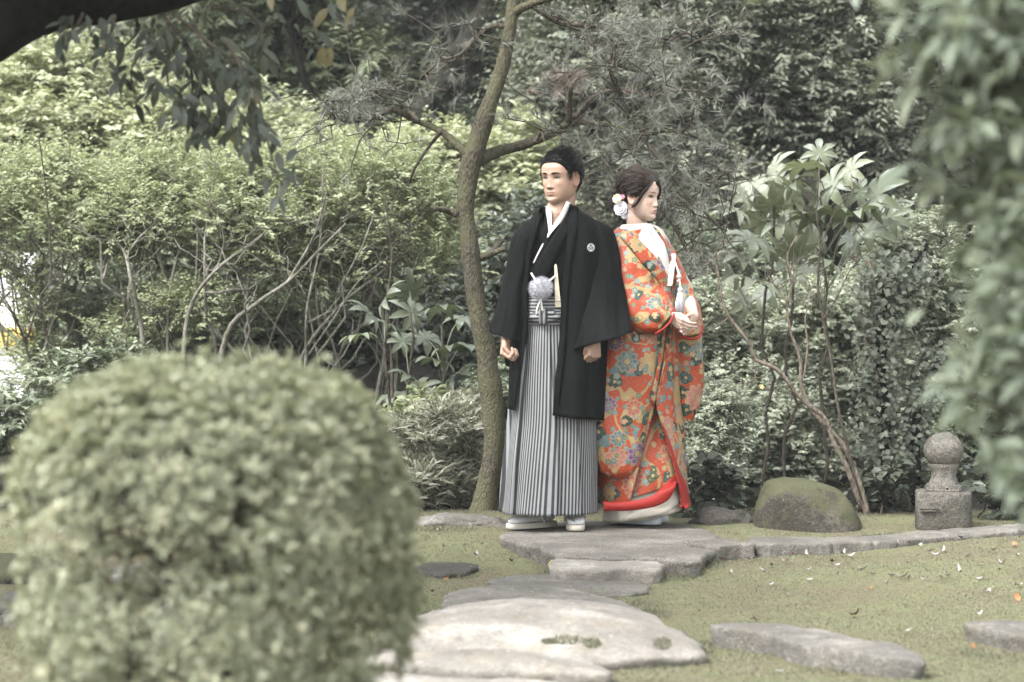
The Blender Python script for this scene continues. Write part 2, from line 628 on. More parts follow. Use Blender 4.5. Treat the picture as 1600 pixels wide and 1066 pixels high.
SKIN_M = m_skin('skin_tan', (.275, .18, .132), (.20, .10, .08))
SKIN_F = m_skin('skin_fair', (.42, .305, .25), (.42, .14, .13), .45)
BLACK_SILK = m_black()
STRIPE_V = m_stripe('striped_silk', 1.0, 0, .52)
STRIPE_H = m_stripe('striped_band', 1.0, 1, .5)
KIMONO = m_kimono()
RED_SILK = m_plain('red_silk', (.21, .012, .008), .6, .25, .25, 14, .5)
WHITE_SILK = m_plain('white_silk', (.46, .45, .435), .6, .3, .05, 60, .15, Sheen_Weight=.05)
CREAM_SILK = m_plain('cream_silk', (.38, .35, .30), .6, .3, .08, 30, .3)
WHITE_TABI = m_plain('white_cotton', (.44, .44, .44), .8, .2, .05, 80, .2)
GOLD_LINING = m_plain('gold_lining', (.48, .38, .22), .6, .3, .2, 50, .2)
SOLE = m_plain('pale_sole', (.42, .39, .34), .6, .3, .1, 50)
GREY_SOLE = m_plain('silver_sole', (.55, .58, .62), .4, .4, .1, 50)
HAIR_BLACK = m_plain('black_hair', (.003, .003, .0035), .5, .2, .3, 60)
HAIR_BROWN = m_plain('brown_hair', (.016, .0095, .0065), .5, .25, .45, 40)
FLUFF = m_plain('white_fluff', (.38, .38, .41), .95, .1, .05, 60)
EYE_WHITE = m_plain('eye_white', (.30, .27, .25), .3, .5, .05)
EYE_DARK = m_plain('eye_dark', (.012, .008, .006), .2, .5, .1)
FAN_BONE = m_plain('pale_bamboo', (.48, .42, .33), .5, .3, .1, 60)
PETAL_WHITE = m_plain('white_petal', (.50, .49, .52), .7, .2, .08, 60)
PETAL_CREAM = m_plain('cream_petal', (.72, .68, .5), .7, .2, .08, 60)
PETAL_PINK = m_plain('pink_petal', (.62, .33, .42), .7, .2, .08, 60)
CREST_WHITE = m_plain('crest_white', (.36, .36, .36), .7, .2, .05)

LEAF_SHADE = m_leaf('shade_leaf', (.026, .032, .022), (.042, .05, .034), (.07, .08, .055), .2, .03, .45)  # darker leaf copy: shade of the gap and far wood put into its colour
# ------------------------------------------------------------------ ground
def m_ground():
    k = NT('mossy_ground')
    p = k.geo()
    big = k.noise(p, 1.1, 5, .65)
    mid = k.noise(p, 7, 5, .7)
    fine = k.noise(p, 120, 4, .7)
    f = k.math('ADD', k.math('MULTIPLY', big, .55), k.math('MULTIPLY', mid, .45))
    fine = k.math('ADD', k.math('MULTIPLY', fine, .55), k.math('MULTIPLY', k.noise(p, 42, 5, .75), .45))
    fine = k.ramp(fine, [(.36, 0.0), (.62, 1.0)])
    moss = k.mix(fine, (.098, .102, .053), (.20, .205, .118))
    bare = k.mix(fine, (.085, .07, .045), (.20, .17, .12))
    col = k.mix(k.ramp(f, [(.45, 0.0), (.57, .85)]), moss, bare)
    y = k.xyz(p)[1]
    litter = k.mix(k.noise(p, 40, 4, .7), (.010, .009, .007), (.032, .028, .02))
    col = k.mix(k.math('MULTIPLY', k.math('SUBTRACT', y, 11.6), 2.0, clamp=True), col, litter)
    return k.bsdf(col, .95, .1, k.bump(k.math('ADD', mid, k.math('MULTIPLY', fine, .5)), .8, .02))


def axis(segs):
    out = []
    for a, b, n in segs:
        out += list(np.linspace(a, b, n, endpoint=False))
    return np.array(out + [segs[-1][1]])


xs = axis([(-120, -12, 12), (-12, -3, 18), (-3, 3.4, 110), (3.4, 12, 17), (12, 120, 12)])
ys = axis([(-60, 0, 8), (0, 5, 16), (5, 12, 120), (12, 16, 30), (16, 46, 24), (46, 160, 10)])
gm = MB()
gm.grid(np.array([[(x, y, g(x, y)) for x in xs] for y in ys]))
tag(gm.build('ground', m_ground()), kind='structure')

# short moss blades on the lawn
def moss_mesh(n):
    x = rng.uniform(-2.6, 3.0, n * 3)
    Y = 1 / rng.uniform(1 / 12.2, 1 / 6.4, n * 3)
    keep = (np.abs(x) < Y * .225)
    x, Y = x[keep][:n], Y[keep][:n]
    pat = np.array([ns(a, b, 1.7, 1.9) + .6 * ns(a, b, 5.1, 6.0) for a, b in zip(x, Y)])
    k2 = pat > rng.uniform(-1.2, .1, len(x))
    x, Y, pat = x[k2], Y[k2], pat[k2]
    z = np.array([g(a, b) for a, b in zip(x, Y)])
    a = rng.uniform(0, 2 * PI, len(x))
    h = rng.uniform(.002, .009, len(x)) * (1 + .5 * np.clip(pat, -.5, 1))
    w = .0026
    c, s = np.cos(a) * w, np.sin(a) * w
    lx, ly = rng.normal(0, .007, (2, len(x)))
    V = np.stack([np.stack([x - c, Y - s, z - .002], 1), np.stack([x + c, Y + s, z - .002], 1), np.stack([x + lx, Y + ly, z + h], 1)], 1)
    t = np.clip(.45 + .35 * pat + rng.normal(0, .22, len(x)), 0, 1)
    return fast_mesh('moss', V.reshape(-1, 3), np.arange(len(x) * 3).reshape(-1, 3), np.repeat(t, 3))




def tufts_mesh(name, spots_, n, hmax, mat):
    A, B, Cc = [], [], []
    for px, py, rx, ry, z0 in spots_:
        c = gp(px, py, z0)
        ex_ = abs(gp(px + rx, py, z0)[0] - c[0])
        ey_ = abs(gp(px, py + ry, z0)[1] - c[1])
        for _ in range(n):
            r_ = math.sqrt(rng.random())
            a_ = rng.uniform(0, 2 * PI)
            x_, y_ = c[0] + ex_ * r_ * math.cos(a_), c[1] + ey_ * r_ * math.sin(a_)
            z_ = g(x_, y_) - .005
            h_ = hmax * rng.uniform(.3, 1) * (1.1 - r_ * .7)
            t_ = rng.uniform(0, 2 * PI)
            w_ = np.array([math.cos(t_), math.sin(t_), 0]) * .003
            A.append((x_, y_, z_) - w_)
            B.append((x_, y_, z_) + w_)
            Cc.append((x_ + rng.normal(0, .014), y_ + rng.normal(0, .014), z_ + h_))
    V = np.stack([A, B, Cc], 1).reshape(-1, 3)
    me_ = fast_mesh(name, V, np.arange(len(V)).reshape(-1, 3), np.repeat(np.clip(rng.beta(1.6, 2.2, len(A)), 0, 1), 3))
    me_.materials.append(mat)
    return tag(link(name, me_), kind='stuff')


tufts_mesh('moss_tufts', [(985, 940, 55, 9, -.07), (935, 925, 60, 5, -.07), (1015, 952, 35, 7, -.07), (1110, 882, 26, 8, -.06), (835, 862, 30, 8, -.06), (805, 850, 25, 5, -.05), (660, 955, 40, 8, -.07), (1085, 1008, 40, 12, -.07), (1010, 1036, 70, 12, -.08), (1190, 1010, 70, 14, -.07),
                          (1060, 900, 40, 6, -.07), (1320, 1040, 90, 10, -.07), (1150, 858, 40, 4, -.04), (1270, 836, 90, 3, .0), (1400, 832, 70, 3, .0), (1540, 1020, 60, 14, -.07), (690, 842, 60, 4, -.05), (700, 895, 50, 4, -.07), (1030, 890, 20, 8, -.07), (860, 893, 16, 8, -.07)], 520, .038, MOSS)
me = moss_mesh(190000)
me.materials.append(MOSS)
tag(link('moss', me), kind='stuff')


# ------------------------------------------------------------------ stones
def stone(name, label, cat, outline, ztop, mat, dome=.02, thick=.12, group=None, rag=.018, tilt=(0, 0), bump=.008, wpts=None, seed=0):
    """a flat rock: top outline in photograph pixels at the height ztop"""
    P = np.array([gp(a, b, ztop)[:2] for a, b in outline]) if wpts is None else np.array(wpts, float)
    k = len(P)
    Q = spline(np.vstack([P[-1:], P, P[:2]]), (k + 2) * 12 + 1)[12:-12]
    d = np.r_[0, np.cumsum(np.linalg.norm(np.diff(Q, axis=0), axis=1))]
    N = 110
    t = np.linspace(0, d[-1], N, endpoint=False)
    Q = np.stack([np.interp(t, d, Q[:, 0]), np.interp(t, d, Q[:, 1])], 1)
    c = Q.mean(0)
    for i in range(N):
        u = nrm(Q[i] - c)
        Q[i] += u * rag * 1.3 * (ns(Q[i][0], Q[i][1], seed, 7) + .7 * ns(Q[i][0], Q[i][1], seed + 3, 20) + .45 * ns(Q[i][0], Q[i][1], seed + 5, 48))
    rows = []
    zt = lambda q, s: ztop + tilt[0] * (q[0] - c[0]) + tilt[1] * (q[1] - c[1]) + dome * (1 - s ** 2.2) + bump * (ns(q[0], q[1], seed, 4) + .6 * ns(q[0], q[1], seed, 13) + .35 * ns(q[0], q[1], seed, 34))
    for s in (.02, .15, .3, .45, .58, .7, .8, .88, .94, .98):
        rows.append([(*(c + (q - c) * s), zt(c + (q - c) * s, s)) for q in Q])
    for s, dz in ((.997, .008), (.996, .02), (.982, thick * .35), (.965, thick * .7), (.95, thick)):
        rows.append([(*(c + (q - c) * (s + (.022 * ns(q[0], q[1], dz * 40 + seed, 9) if dz > .01 else 0))), zt(q, 1) - dz) for q in Q])
    b = np.array([c[0], c[1], ztop - thick])
    m = MB()
    m.grid(np.array(rows), True, cap0=True)
    # wind outward
    o = m.build(name, mat, None, b)
    o.data.flip_normals()
    return tag(o, label, cat, group)


PATHG = 'stepping stones of the garden path'
stone('standing_stone', 'large flat granite stone the couple stand on', 'stone',
      [(783, 838), (803, 826), (850, 817), (940, 813), (1050, 817), (1100, 826), (1126, 846), (1112, 862), (1085, 876), (1030, 872), (935, 871), (872, 866), (846, 857), (800, 845)],
      -.005, STONE_STAND, .006, .11, rag=.02, bump=.006)
stone('step_stone', 'low block of grey stone set against the front of the large flat stone', 'stone',
      [(862, 882), (880, 871), (985, 872), (1033, 878), (1030, 891), (985, 888), (930, 890), (868, 889)], -.022, STONE_PALE, .004, .085, PATHG, rag=.012, bump=.004)
stone('stepping_stone', 'thin brownish stepping stone nearly sunk in moss behind the other flat ones', 'stone',
      [(765, 908), (800, 900), (900, 898), (985, 907), (1010, 922), (960, 930), (850, 924), (790, 922)], -.066, STONE_MID, .004, .05, PATHG, rag=.02)
stone('stepping_stone', 'grey stepping stone with undercut left end just behind the big pale stone', 'stone',
      [(693, 936), (722, 921), (800, 917), (890, 921), (960, 936), (1005, 953), (990, 966), (880, 962), (770, 958), (698, 948)], -.035, STONE_MID, .012, .08, PATHG, rag=.015)
stone('stepping_stone', 'biggest pale domed stepping stone with a moss patch', 'stone',
      [(585, 1000), (630, 970), (700, 953), (800, 945), (920, 947), (1010, 961), (1065, 988), (1102, 1018), (1060, 1024), (985, 1030), (900, 1030), (760, 1024), (640, 1022), (592, 1016)],
      -.045, STONE_PALE, .085, .09, PATHG, rag=.02, bump=.010)
stone('stepping_stone', 'long pale slab lying right in front of the domed stone', 'stone',
      [(590, 1024), (700, 1018), (800, 1019), (900, 1026), (948, 1044), (938, 1055), (830, 1050), (720, 1046), (610, 1036)], -.045, STONE_PALE, .03, .07, PATHG, rag=.02)
stone('stepping_stone', 'pale stone cut by the bottom edge of the view', 'stone',
      [(545, 1068), (600, 1052), (700, 1056), (830, 1062), (905, 1072), (930, 1110), (780, 1130), (600, 1115)], -.05, STONE_PALE, .015, .07, PATHG, rag=.02)
stone('flat_rock', 'long grey slab with ragged shaded front edge on the moss at the right', 'stone',
      [(1112, 980), (1130, 972), (1215, 974), (1300, 986), (1400, 1008), (1440, 1024), (1432, 1032), (1350, 1022), (1275, 1010), (1200, 992), (1140, 984)], -.015, STONE_MID, .006, .12, rag=.012)
stone('flat_rock', 'low grey slab running out of view at the right edge', 'stone',
      [(1508, 976), (1545, 971), (1640, 970), (1720, 985), (1660, 1000), (1590, 992), (1530, 982)], -.03, STONE_MID, .006, .08, rag=.012)
stone('flat_rock', 'dark flat rock edge sunk in the lawn left of the path', 'stone',
      [(652, 884), (700, 877), (745, 883), (735, 892), (690, 896), (655, 893)], -.066, STONE_DARK, .004, .05, rag=.012)
stone('white_rock', 'rounded whitish rock glimpsed through the clipped bush', 'rock',
      [(236, 966), (250, 956), (275, 958), (284, 972), (275, 984), (250, 986), (238, 978)], -.03, STONE_PALE, .05, .09, rag=.006)
LG = 'stones lying left of the clipped bush'
stone('flat_rock', 'upper flat grey stone at the far left edge', 'stone',
      [(-60, 935), (-10, 926), (40, 930), (55, 940), (20, 948), (-50, 948)], -.04, STONE_MID, .02, .07, LG)
stone('flat_rock', 'small flat stone just below the upper one at the far left edge', 'stone',
      [(5, 958), (30, 950), (60, 953), (62, 965), (30, 971), (8, 968)], -.05, STONE_MID, .02, .07, LG)
stone('flat_rock', 'broad low mossy stone at the far left behind the bush', 'stone',
      [(-80, 880), (0, 868), (70, 874), (110, 888), (40, 900), (-60, 897)], -.05, STONE_MOSSY, .04, .08, LG)
stone('flat_rock', 'grey flat stone showing through the lower right of the bush', 'stone',
      [(150, 890), (220, 882), (300, 888), (310, 898), (230, 903), (160, 900)], -.05, STONE_PALE, .02, .07, LG)


# a patch of brownish moss growing on the domed stone
def patch_on(stone_obj, spots_, n, hmax):
    me0 = stone_obj.data
    off = np.array(stone_obj.location)
    tree = BVHTree.FromPolygons([tuple(np.array(v.co) + off) for v in me0.vertices], [tuple(p.vertices) for p in me0.polygons])
    V = []
    for px, py, rx, ry in spots_:
        for _ in range(n):
            r_, a_ = math.sqrt(rng.random()), rng.uniform(0, 2 * PI)
            h_ = tree.ray_cast(Vector((0, 0, CAMZ)), Vector(ray(px + rx * r_ * math.cos(a_), py + ry * r_ * math.sin(a_))).normalized(), 30)
            if h_[0] is None:
                continue
            p_ = np.array(h_[0])
            w_ = rng.normal(0, .002, 3)
            V += [p_ - w_ - (0, 0, .003), p_ + w_ - (0, 0, .003), p_ + rng.normal(0, .005, 3) + (0, 0, hmax * rng.uniform(.3, 1))]
    me_ = fast_mesh('moss_patch', np.array(V) - off, np.arange(len(V)).reshape(-1, 3), np.repeat(rng.beta(1.4, 2.4, len(V) // 3), 3))
    me_.materials.append(MOSS)
    tag(link('moss_patch', me_, stone_obj), kind='stuff')


WORLD_ST = [o for o in COL.objects if o.get('label', '').startswith('biggest pale domed')][0]
patch_on(WORLD_ST, [(885, 1001, 32, 7), (925, 1006, 14, 8), (1035, 1006, 14, 10), (860, 1003, 14, 4)], 420, .007)


# rounded rocks: a deformed ball sunk in the ground
def rock(name, label, cat, c, r, mat, seed=0, group=None, flat=1.0, bump=.12, shape=None, nu=40, nv=26):
    P = np.zeros((nv, nu, 3))
    c = np.asarray(c, float)
    for i in range(nv):
        th = PI * (i + .02) / (nv - 1 + .04)
        for j in range(nu):
            a = 2 * PI * j / nu
            d = np.array([math.sin(th) * math.cos(a), math.sin(th) * math.sin(a), -math.cos(th)])
            e = np.sign(d) * np.abs(d) ** .6 if flat > 1 else d
            k = 1 + bump * (ns(*d, 1.6 + seed * .0) if False else mnoise.noise(Vector(d * 1.5) + Vector((seed, 0, 0)))) + bump * .35 * mnoise.noise(Vector(d * 5) + Vector((seed, 4, 0))) + bump * .12 * mnoise.noise(Vector(d * 14) + Vector((seed, 9, 0)))
            q = e * k * np.asarray(r, float)
            if shape:
                q = shape(q)
            P[i, j] = c + q
    m = MB()
    m.grid(P, True, None, cap0=True, cap1=True)
    return tag(m.build(name, mat, None, c), label, cat, group)


def boulder_shape(q):
    q = q.copy()
    if q[2] > 0:
        t = np.clip((q[0] + .02) / .24, 0, 1)
        q[2] *= 1 - .36 * t ** 1.4
    if q[0] > 0:
        q[0] *= 1 + .22 * float(sstep(.12, -.05, q[2]))
    return q


bc = at(1258, 826, 11.26)
rock('mossy_boulder', 'rounded moss topped boulder beside the carved stone post', 'boulder', (bc[0], 11.26, 0.0), (.232, .19, .22), STONE_MOSSY, 5, flat=1.5, shape=boulder_shape, bump=.10)
rc = at(1128, 815, 11.4)
rock('grey_rock', 'low grey rock left of the mossy boulder', 'rock', (rc[0], 11.4, 0.0), (.15, .12, .07), STONE_DARK, 9, bump=.25)
rc = at(718, 824, 11.35)
rock('long_rock', 'long low grey rock at the foot of the pine trunk', 'rock', (rc[0], 11.35, -.012), (.235, .11, .055), STONE_MID, 21, bump=.3)
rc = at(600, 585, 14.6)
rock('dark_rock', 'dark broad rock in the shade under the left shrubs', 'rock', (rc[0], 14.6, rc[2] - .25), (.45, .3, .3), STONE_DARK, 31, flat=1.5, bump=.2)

# edging stones along the right side of the lawn
ex = [(1112, 851), (1180, 847), (1300, 847), (1405, 843), (1520, 834), (1640, 824), (1720, 817)]
elab = ['rounded edging stone touching the large standing stone', 'long thin edging slab in front of the left half of the boulder', 'edging slab running from the boulder towards the carved post',
        'thin edging slab in front of the carved post', 'edging slab nearly flush with the lawn at the right edge', 'edging slab continuing past the right edge of the view']
for i in range(len(ex) - 1):
    (x0, y0), (x1, y1) = ex[i], ex[i + 1]
    zt = .012
    a, b = gp(x0, y0 + 2, zt), gp(x1, y1 + 2, zt)
    d = nrm((b - a)[:2])
    n = np.array([-d[1], d[0]])
    w = .22
    A, B = a[:2] + d * .003, b[:2] - d * .003
    pts = [A, A * .67 + B * .33 - n * .006, A * .33 + B * .67 + n * .004, B, B + n * w, A * .5 + B * .5 + n * (w + .01), A + n * w]
    stone('edging_stone', elab[i], 'edging stone', None, zt, STONE_MID if i % 3 else STONE_STAND, .004, .13, 'edging stones of the lawn', rag=.012, wpts=pts, seed=i * 3.1, bump=.006)

# ------------------------------------------------------------------ carved stone post
pc = at(1474, 828, 11.2)
PX, PY = pc[0], 11.2
post = empty('stone_post', (PX, PY, 0), 'carved granite post with a round ball on a square block', 'stone post')
S_ = 11.2 / F


def block(m, hx, hy, z0, z1, rot, bev=.012, rough=.004):
    rows = []
    ring = []
    for i in range(40):
        a = 2 * PI * (i + .5) / 40
        c, s = math.cos(a), math.sin(a)
        e = 9
        r = (abs(c) ** e + abs(s) ** e) ** (-1 / e)
        ring.append((c * r, s * r))
    for z, s in ((z0, 1), (z0 + .3 * (z1 - z0), 1.005), (z0 + .7 * (z1 - z0), 1.0), (z1 - bev, .995), (z1 - bev * .25, .975), (z1, .93), (z1, .5), (z1, .05)):
        row = []
        for cx, cy in ring:
            x, y = cx * hx * s, cy * hy * s
            k = 1 + rough / hx * (ns(x, y, z, 18) + .5 * ns(x, y, z, 50))
            x, y = x * k, y * k
            row.append((PX + x * math.cos(rot) - y * math.sin(rot), PY + x * math.sin(rot) + y * math.cos(rot), z))
        rows.append(row)
    m.grid(np.array(rows), True, cap0=True, cap1=True)


ROT = math.radians(-8)
m = MB()
block(m, .128, .128, -.05, .165, ROT)
blk = m.build('block', STONE_POST, post)
# shallow carved recess lines on the front of the block
m = MB()
for px, py, w_, h_ in ((1452, 795, 15, 2), (1452, 799, 12, 1.5)):
    c = at(px, py, PY - .132)
    m.box((c[0], PY - .128, c[2]), (w_ * S_, .004, h_ * S_), 0, Matrix.Rotation(ROT, 3, 'Z'))
m.build('carved_mark', STONE_DARK, blk)
m = MB()
block(m, .082, .082, .16, .195, ROT, .02)
m.build('collar', STONE_POST, post)
m = MB()
rows = []
for z, r in ((.185, .075), (.21, .062), (.235, .055), (.255, .058), (.275, .066), (.29, .07), (.30, .04)):
    rows.append([(PX + r * math.cos(a) * (1 + .04 * math.cos(6 * a)), PY + r * math.sin(a) * (1 + .04 * math.cos(6 * a)), z) for a in np.linspace(0, 2 * PI, 36, endpoint=False)])
m.grid(np.array(rows), True, cap1=True)
m.build('neck', STONE_POST, post)
m = MB()
P = np.zeros((24, 36, 3))
for i in range(24):
    th = PI * (i + .02) / 23.04
    for j in range(36):
        a = 2 * PI * j / 36
        d = np.array([math.sin(th) * math.cos(a), math.sin(th) * math.sin(a), -math.cos(th)])
        k = 1 + .02 * mnoise.noise(Vector(d * 3)) + .012 * mnoise.noise(Vector(d * 9))
        k *= 1 + .012 * abs(math.cos(5 * a)) * math.sin(th)
        P[i, j] = np.array([PX, PY, .352]) + d * k * np.array([.091, .091, .084])
m.grid(P, True, cap0=True, cap1=True)
m.build('ball', STONE_POST, post)
# ------------------------------------------------------------------ leaves
T_LEAF = (np.array([(0, 0, 0), (.5, .42, .10), (0, 1, -.12), (-.5, .42, .10)]), np.array([(0, 1, 2), (0, 2, 3)]))
T_LEAF6 = (np.array([(0, 0, 0), (.36, .25, .09), (.46, .55, .07), (0, 1, -.16), (-.46, .55, .07), (-.36, .25, .09), (0, .5, 0)]),
           np.array([(0, 1, 6), (1, 2, 6), (2, 3, 6), (3, 4, 6), (4, 5, 6), (5, 0, 6)]))
T_BLADE = (np.array([(-.5, 0, 0), (.5, 0, 0), (.35, .5, .1), (-.35, .5, .1), (0, 1, -.12)]), np.array([(0, 1, 2), (0, 2, 3), (3, 2, 4)]))
T_NEEDLE = (np.array([(-.5, 0, 0), (.5, 0, 0), (0, 1, 0)]), np.array([(0, 1, 2)]))


def rand_dirs(n):
    return nrm(rng.normal(0, 1, (n, 3)))


def leaf_arrays(pos, axis, normal, L, W, tpl):
    tv, tf = tpl
    axis = nrm(axis)
    b = nrm(np.cross(axis, normal))
    n = np.cross(b, axis)
    L = np.broadcast_to(np.asarray(L, float), (len(pos),))[:, None, None]
    W = np.broadcast_to(np.asarray(W, float), (len(pos),))[:, None, None]
    V = pos[:, None] + tv[None, :, 0, None] * W * b[:, None] + tv[None, :, 1, None] * L * axis[:, None] + tv[None, :, 2, None] * L * n[:, None]
    k = len(tv)
    Fc = tf[None] + (np.arange(len(pos)) * k)[:, None, None]
    return V.reshape(-1, 3), Fc.reshape(-1, tf.shape[1])


def leaf_part(name, pos, axis, normal, L, W, mat, parent, tpl=T_LEAF, tint=None, kind='stuff', smooth=False):
    V, Fc = leaf_arrays(pos, axis, normal, L, W, tpl)
    if tint is None:
        tint = np.clip(rng.beta(2.0, 2.4, len(pos)), 0, 1)
    me = fast_mesh(name, V - WORLD[parent.name], Fc, np.repeat(tint, len(tpl[0])), smooth)
    me.materials.append(mat)
    o = link(name, me, parent)
    return tag(o, kind=kind)


def clump_points(C, R, n, flat=.7, spread=.3, inner=.2, bot=.45):
    """leaf sites on lumpy clumps: denser on top and on the outside"""
    w = R ** 2
    idx = rng.choice(len(C), n, p=w / w.sum())
    d = rand_dirs(n)
    under = (d[:, 2] < -.15) & (rng.random(n) > bot)
    d[under, 2] *= -1
    rad = np.where(rng.random(n) < inner, rng.uniform(.25, .85, n), 1 + rng.normal(0, .13, n))
    k = R[idx] * rad
    P = C[idx] + d * k[:, None] * np.array([1, 1, flat])
    return P, d, idx


def blob_clumps(blobs, Y, nsub, rs, flat=.8):
    """blobs: (px, py, rx_px, ry_px, half depth in m [, dY]) -> clump centres and radii"""
    ar = np.array([b[2] * b[3] for b in blobs], float)
    C, R = [], []
    for b, a in zip(blobs, ar):
        y = Y + (b[5] if len(b) > 5 else 0)
        s = y / F
        c = at(b[0], b[1], y)
        n = max(3, int(round(nsub * a / ar.sum())))
        d = rand_dirs(n)
        r = rng.random(n) ** .3
        P = c + d * r[:, None] * np.array([b[2] * s, b[4], b[3] * s])
        C.append(P)
        R.append(rs * rng.uniform(.6, 1.35, n))
    C, R = np.vstack(C), np.concatenate(R)
    return C, R


def plant(name, label, cat, bpx, Y, blobs, nsub, rs, leaf, count, mat, bark=None, stems=5, r0=.018, group=None, tpl=T_LEAF,
          flat=.7, droop=.15, up=.8, bot=.45, inner=.2, crown='crown', sprays=0.0, spread=.12, by=None, wob=.10, zb=None, stem_name='stem', hang=0.0, tints=None, lift=.0, twig=10, rise=.25):
    bx = at(bpx, 500, Y)[0]
    yb = Y if by is None else by
    base = np.array([bx, yb, (g(bx, yb) if zb is None else zb) - .01])
    root = empty(name, base, label, cat, group)
    C, R = blob_clumps(blobs, Y, nsub, rs, flat)
    keep = C[:, 2] > [g(c[0], c[1]) + .03 for c in C]
    C, R = C[keep], R[keep]
    if twig:
        # leaves sit along thin twigs that fan out of every clump
        per = twig
        nt = count // per
        idx = rng.choice(len(C), nt, p=R ** 2 / (R ** 2).sum())
        d = rand_dirs(nt)
        fl_ = (d[:, 2] < -.1) & (rng.random(nt) > bot)
        d[fl_, 2] *= -1
        o = C[idx] + d * (R[idx] * rng.uniform(.15, .75, nt))[:, None]
        td = nrm(d * np.array([1, 1, .6]) + rand_dirs(nt) * .35 + np.array([0, 0, rise]))
        tl = R[idx] * rng.uniform(.7, 1.5, nt)
        sag = np.array([0, 0, -1.0]) * rng.uniform(.0, .5, nt)[:, None]
        t = np.tile((np.arange(per) + .6) / per, nt)
        rep = np.repeat(np.arange(nt), per)
        P = o[rep] + (td[rep] * t[:, None] + sag[rep] * (t ** 2)[:, None] * .5) * tl[rep][:, None]
        ta = nrm(td[rep] + sag[rep] * t[:, None])
        sd_ = nrm(np.cross(ta, np.array([0, 0, 1.0]) + .3 * rand_dirs(len(rep))))
        sgn = np.where(np.tile(np.arange(per) % 2, nt) == 0, 1.0, -1.0)[:, None]
        tax = ta * .65 + sd_ * sgn * .8 + rand_dirs(len(rep)) * .28
        d, idx = d[rep], idx[rep]
        tm = MB()
        for q in range(0, nt, 3):
            tm.tube(np.array([o[q] - td[q] * tl[q] * .4, o[q] + td[q] * tl[q] * .3, o[q] + (td[q] + sag[q] * .5) * tl[q]]), (.0028, .0018, .0008), 3, cap=False)
        tag(tm.build('twigs', bark or BARK_TWIG, root), kind='stuff')
    else:
        P, d, idx = clump_points(C, R, count, flat, inner=inner, bot=bot)
        tax = None
    gz = P[:, 2] > -.02
    P, d, idx = P[gz], d[gz], idx[gz]
    if tax is not None:
        tax = tax[gz]
    n = len(P)
    ax = d * np.array([1, 1, .35]) * .9 + rand_dirs(n) * .55 + np.array([0, 0, -droop + lift])
    if sprays:
        ax[:, 2] = ax[:, 2] * .35 - hang      # leaves spread level, in flat tiers
    if tax is not None:
        ax = tax + np.array([0, 0, -droop + lift])
    nm = np.array([0, -.15, up]) + d * .75 + rand_dirs(n) * .55
    L = leaf[0] * rng.uniform(.65, 1.3, n)
    W = leaf[1] * rng.uniform(.7, 1.25, n)
    ct = rng.normal(0, .16, len(C))[idx]
    t = np.clip(rng.beta(2, 2.4, n) + ct, 0, 1) if tints is None else np.clip(rng.uniform(*tints, n) + ct, 0, 1)
    leaf_part(crown, P, ax, nm, L, W, mat, root, tpl, t)
    if bark:
        order = rng.permutation(len(C))[:stems * 4]
        for i in range(stems):
            m = MB()
            a = 2 * PI * i / stems + rng.uniform(-.4, .4)
            b0 = base + np.array([math.cos(a) * spread, math.sin(a) * spread * .8, 0])
            tips = [C[k] for k in order[i::stems]]
            if not tips:
                continue
            tip = max(tips, key=lambda q: q[2])
            main = wander(b0, tip, 12, wob)
            rr = r0 * rng.uniform(.7, 1.2)
            m.tube(main, np.linspace(rr, rr * .3, 12), 7)
            for q in tips:
                if q is tip:
                    continue
                k = int(np.clip(rng.integers(3, 9), 0, 11))
                tw = wander(main[k], q, 8, wob)
                m.tube(tw, np.linspace(rr * .55, rr * .16, 8), 5)
            m.build(stem_name, bark, root)
    return root, C, R


# ------------------------------------------------------------------ far wood and tall trees at the back
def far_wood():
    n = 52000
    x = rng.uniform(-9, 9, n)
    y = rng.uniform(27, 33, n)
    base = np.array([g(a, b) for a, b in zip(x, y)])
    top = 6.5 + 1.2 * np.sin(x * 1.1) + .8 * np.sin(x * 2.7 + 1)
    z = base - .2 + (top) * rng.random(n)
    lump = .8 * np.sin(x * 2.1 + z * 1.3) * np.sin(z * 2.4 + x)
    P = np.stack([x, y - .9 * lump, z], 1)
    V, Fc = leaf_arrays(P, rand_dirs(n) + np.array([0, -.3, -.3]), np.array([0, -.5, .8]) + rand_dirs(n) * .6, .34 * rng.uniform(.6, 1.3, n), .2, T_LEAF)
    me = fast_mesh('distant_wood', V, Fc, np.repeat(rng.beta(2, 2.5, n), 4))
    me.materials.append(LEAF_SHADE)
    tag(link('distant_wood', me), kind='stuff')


far_wood()

BACKG = 'trees closing the back of the garden'
# hinoki-like conifer, upper left of the middle
plant('cypress_tree', 'layered feathery conifer rising left of the pine trunk behind the pale shrubs', 'tree', 500, 18.0,
      [(480, 60, 130, 90, .9), (520, 170, 90, 70, .7), (400, 40, 90, 70, .8), (470, 240, 110, 60, .6), (330, -60, 200, 90, 1.0), (560, 100, 60, 70, .5), (430, -160, 200, 120, 1)],
      90, .26, (.075, .022), 34000, m_leaf('cypress_spray', (.09, .12, .055), (.14, .175, .08), (.21, .235, .115), .3, .02), BARK_DARK, 3, .06, BACKG, T_LEAF, .4, .1, 1.0, .5, twig=14, rise=-.05)
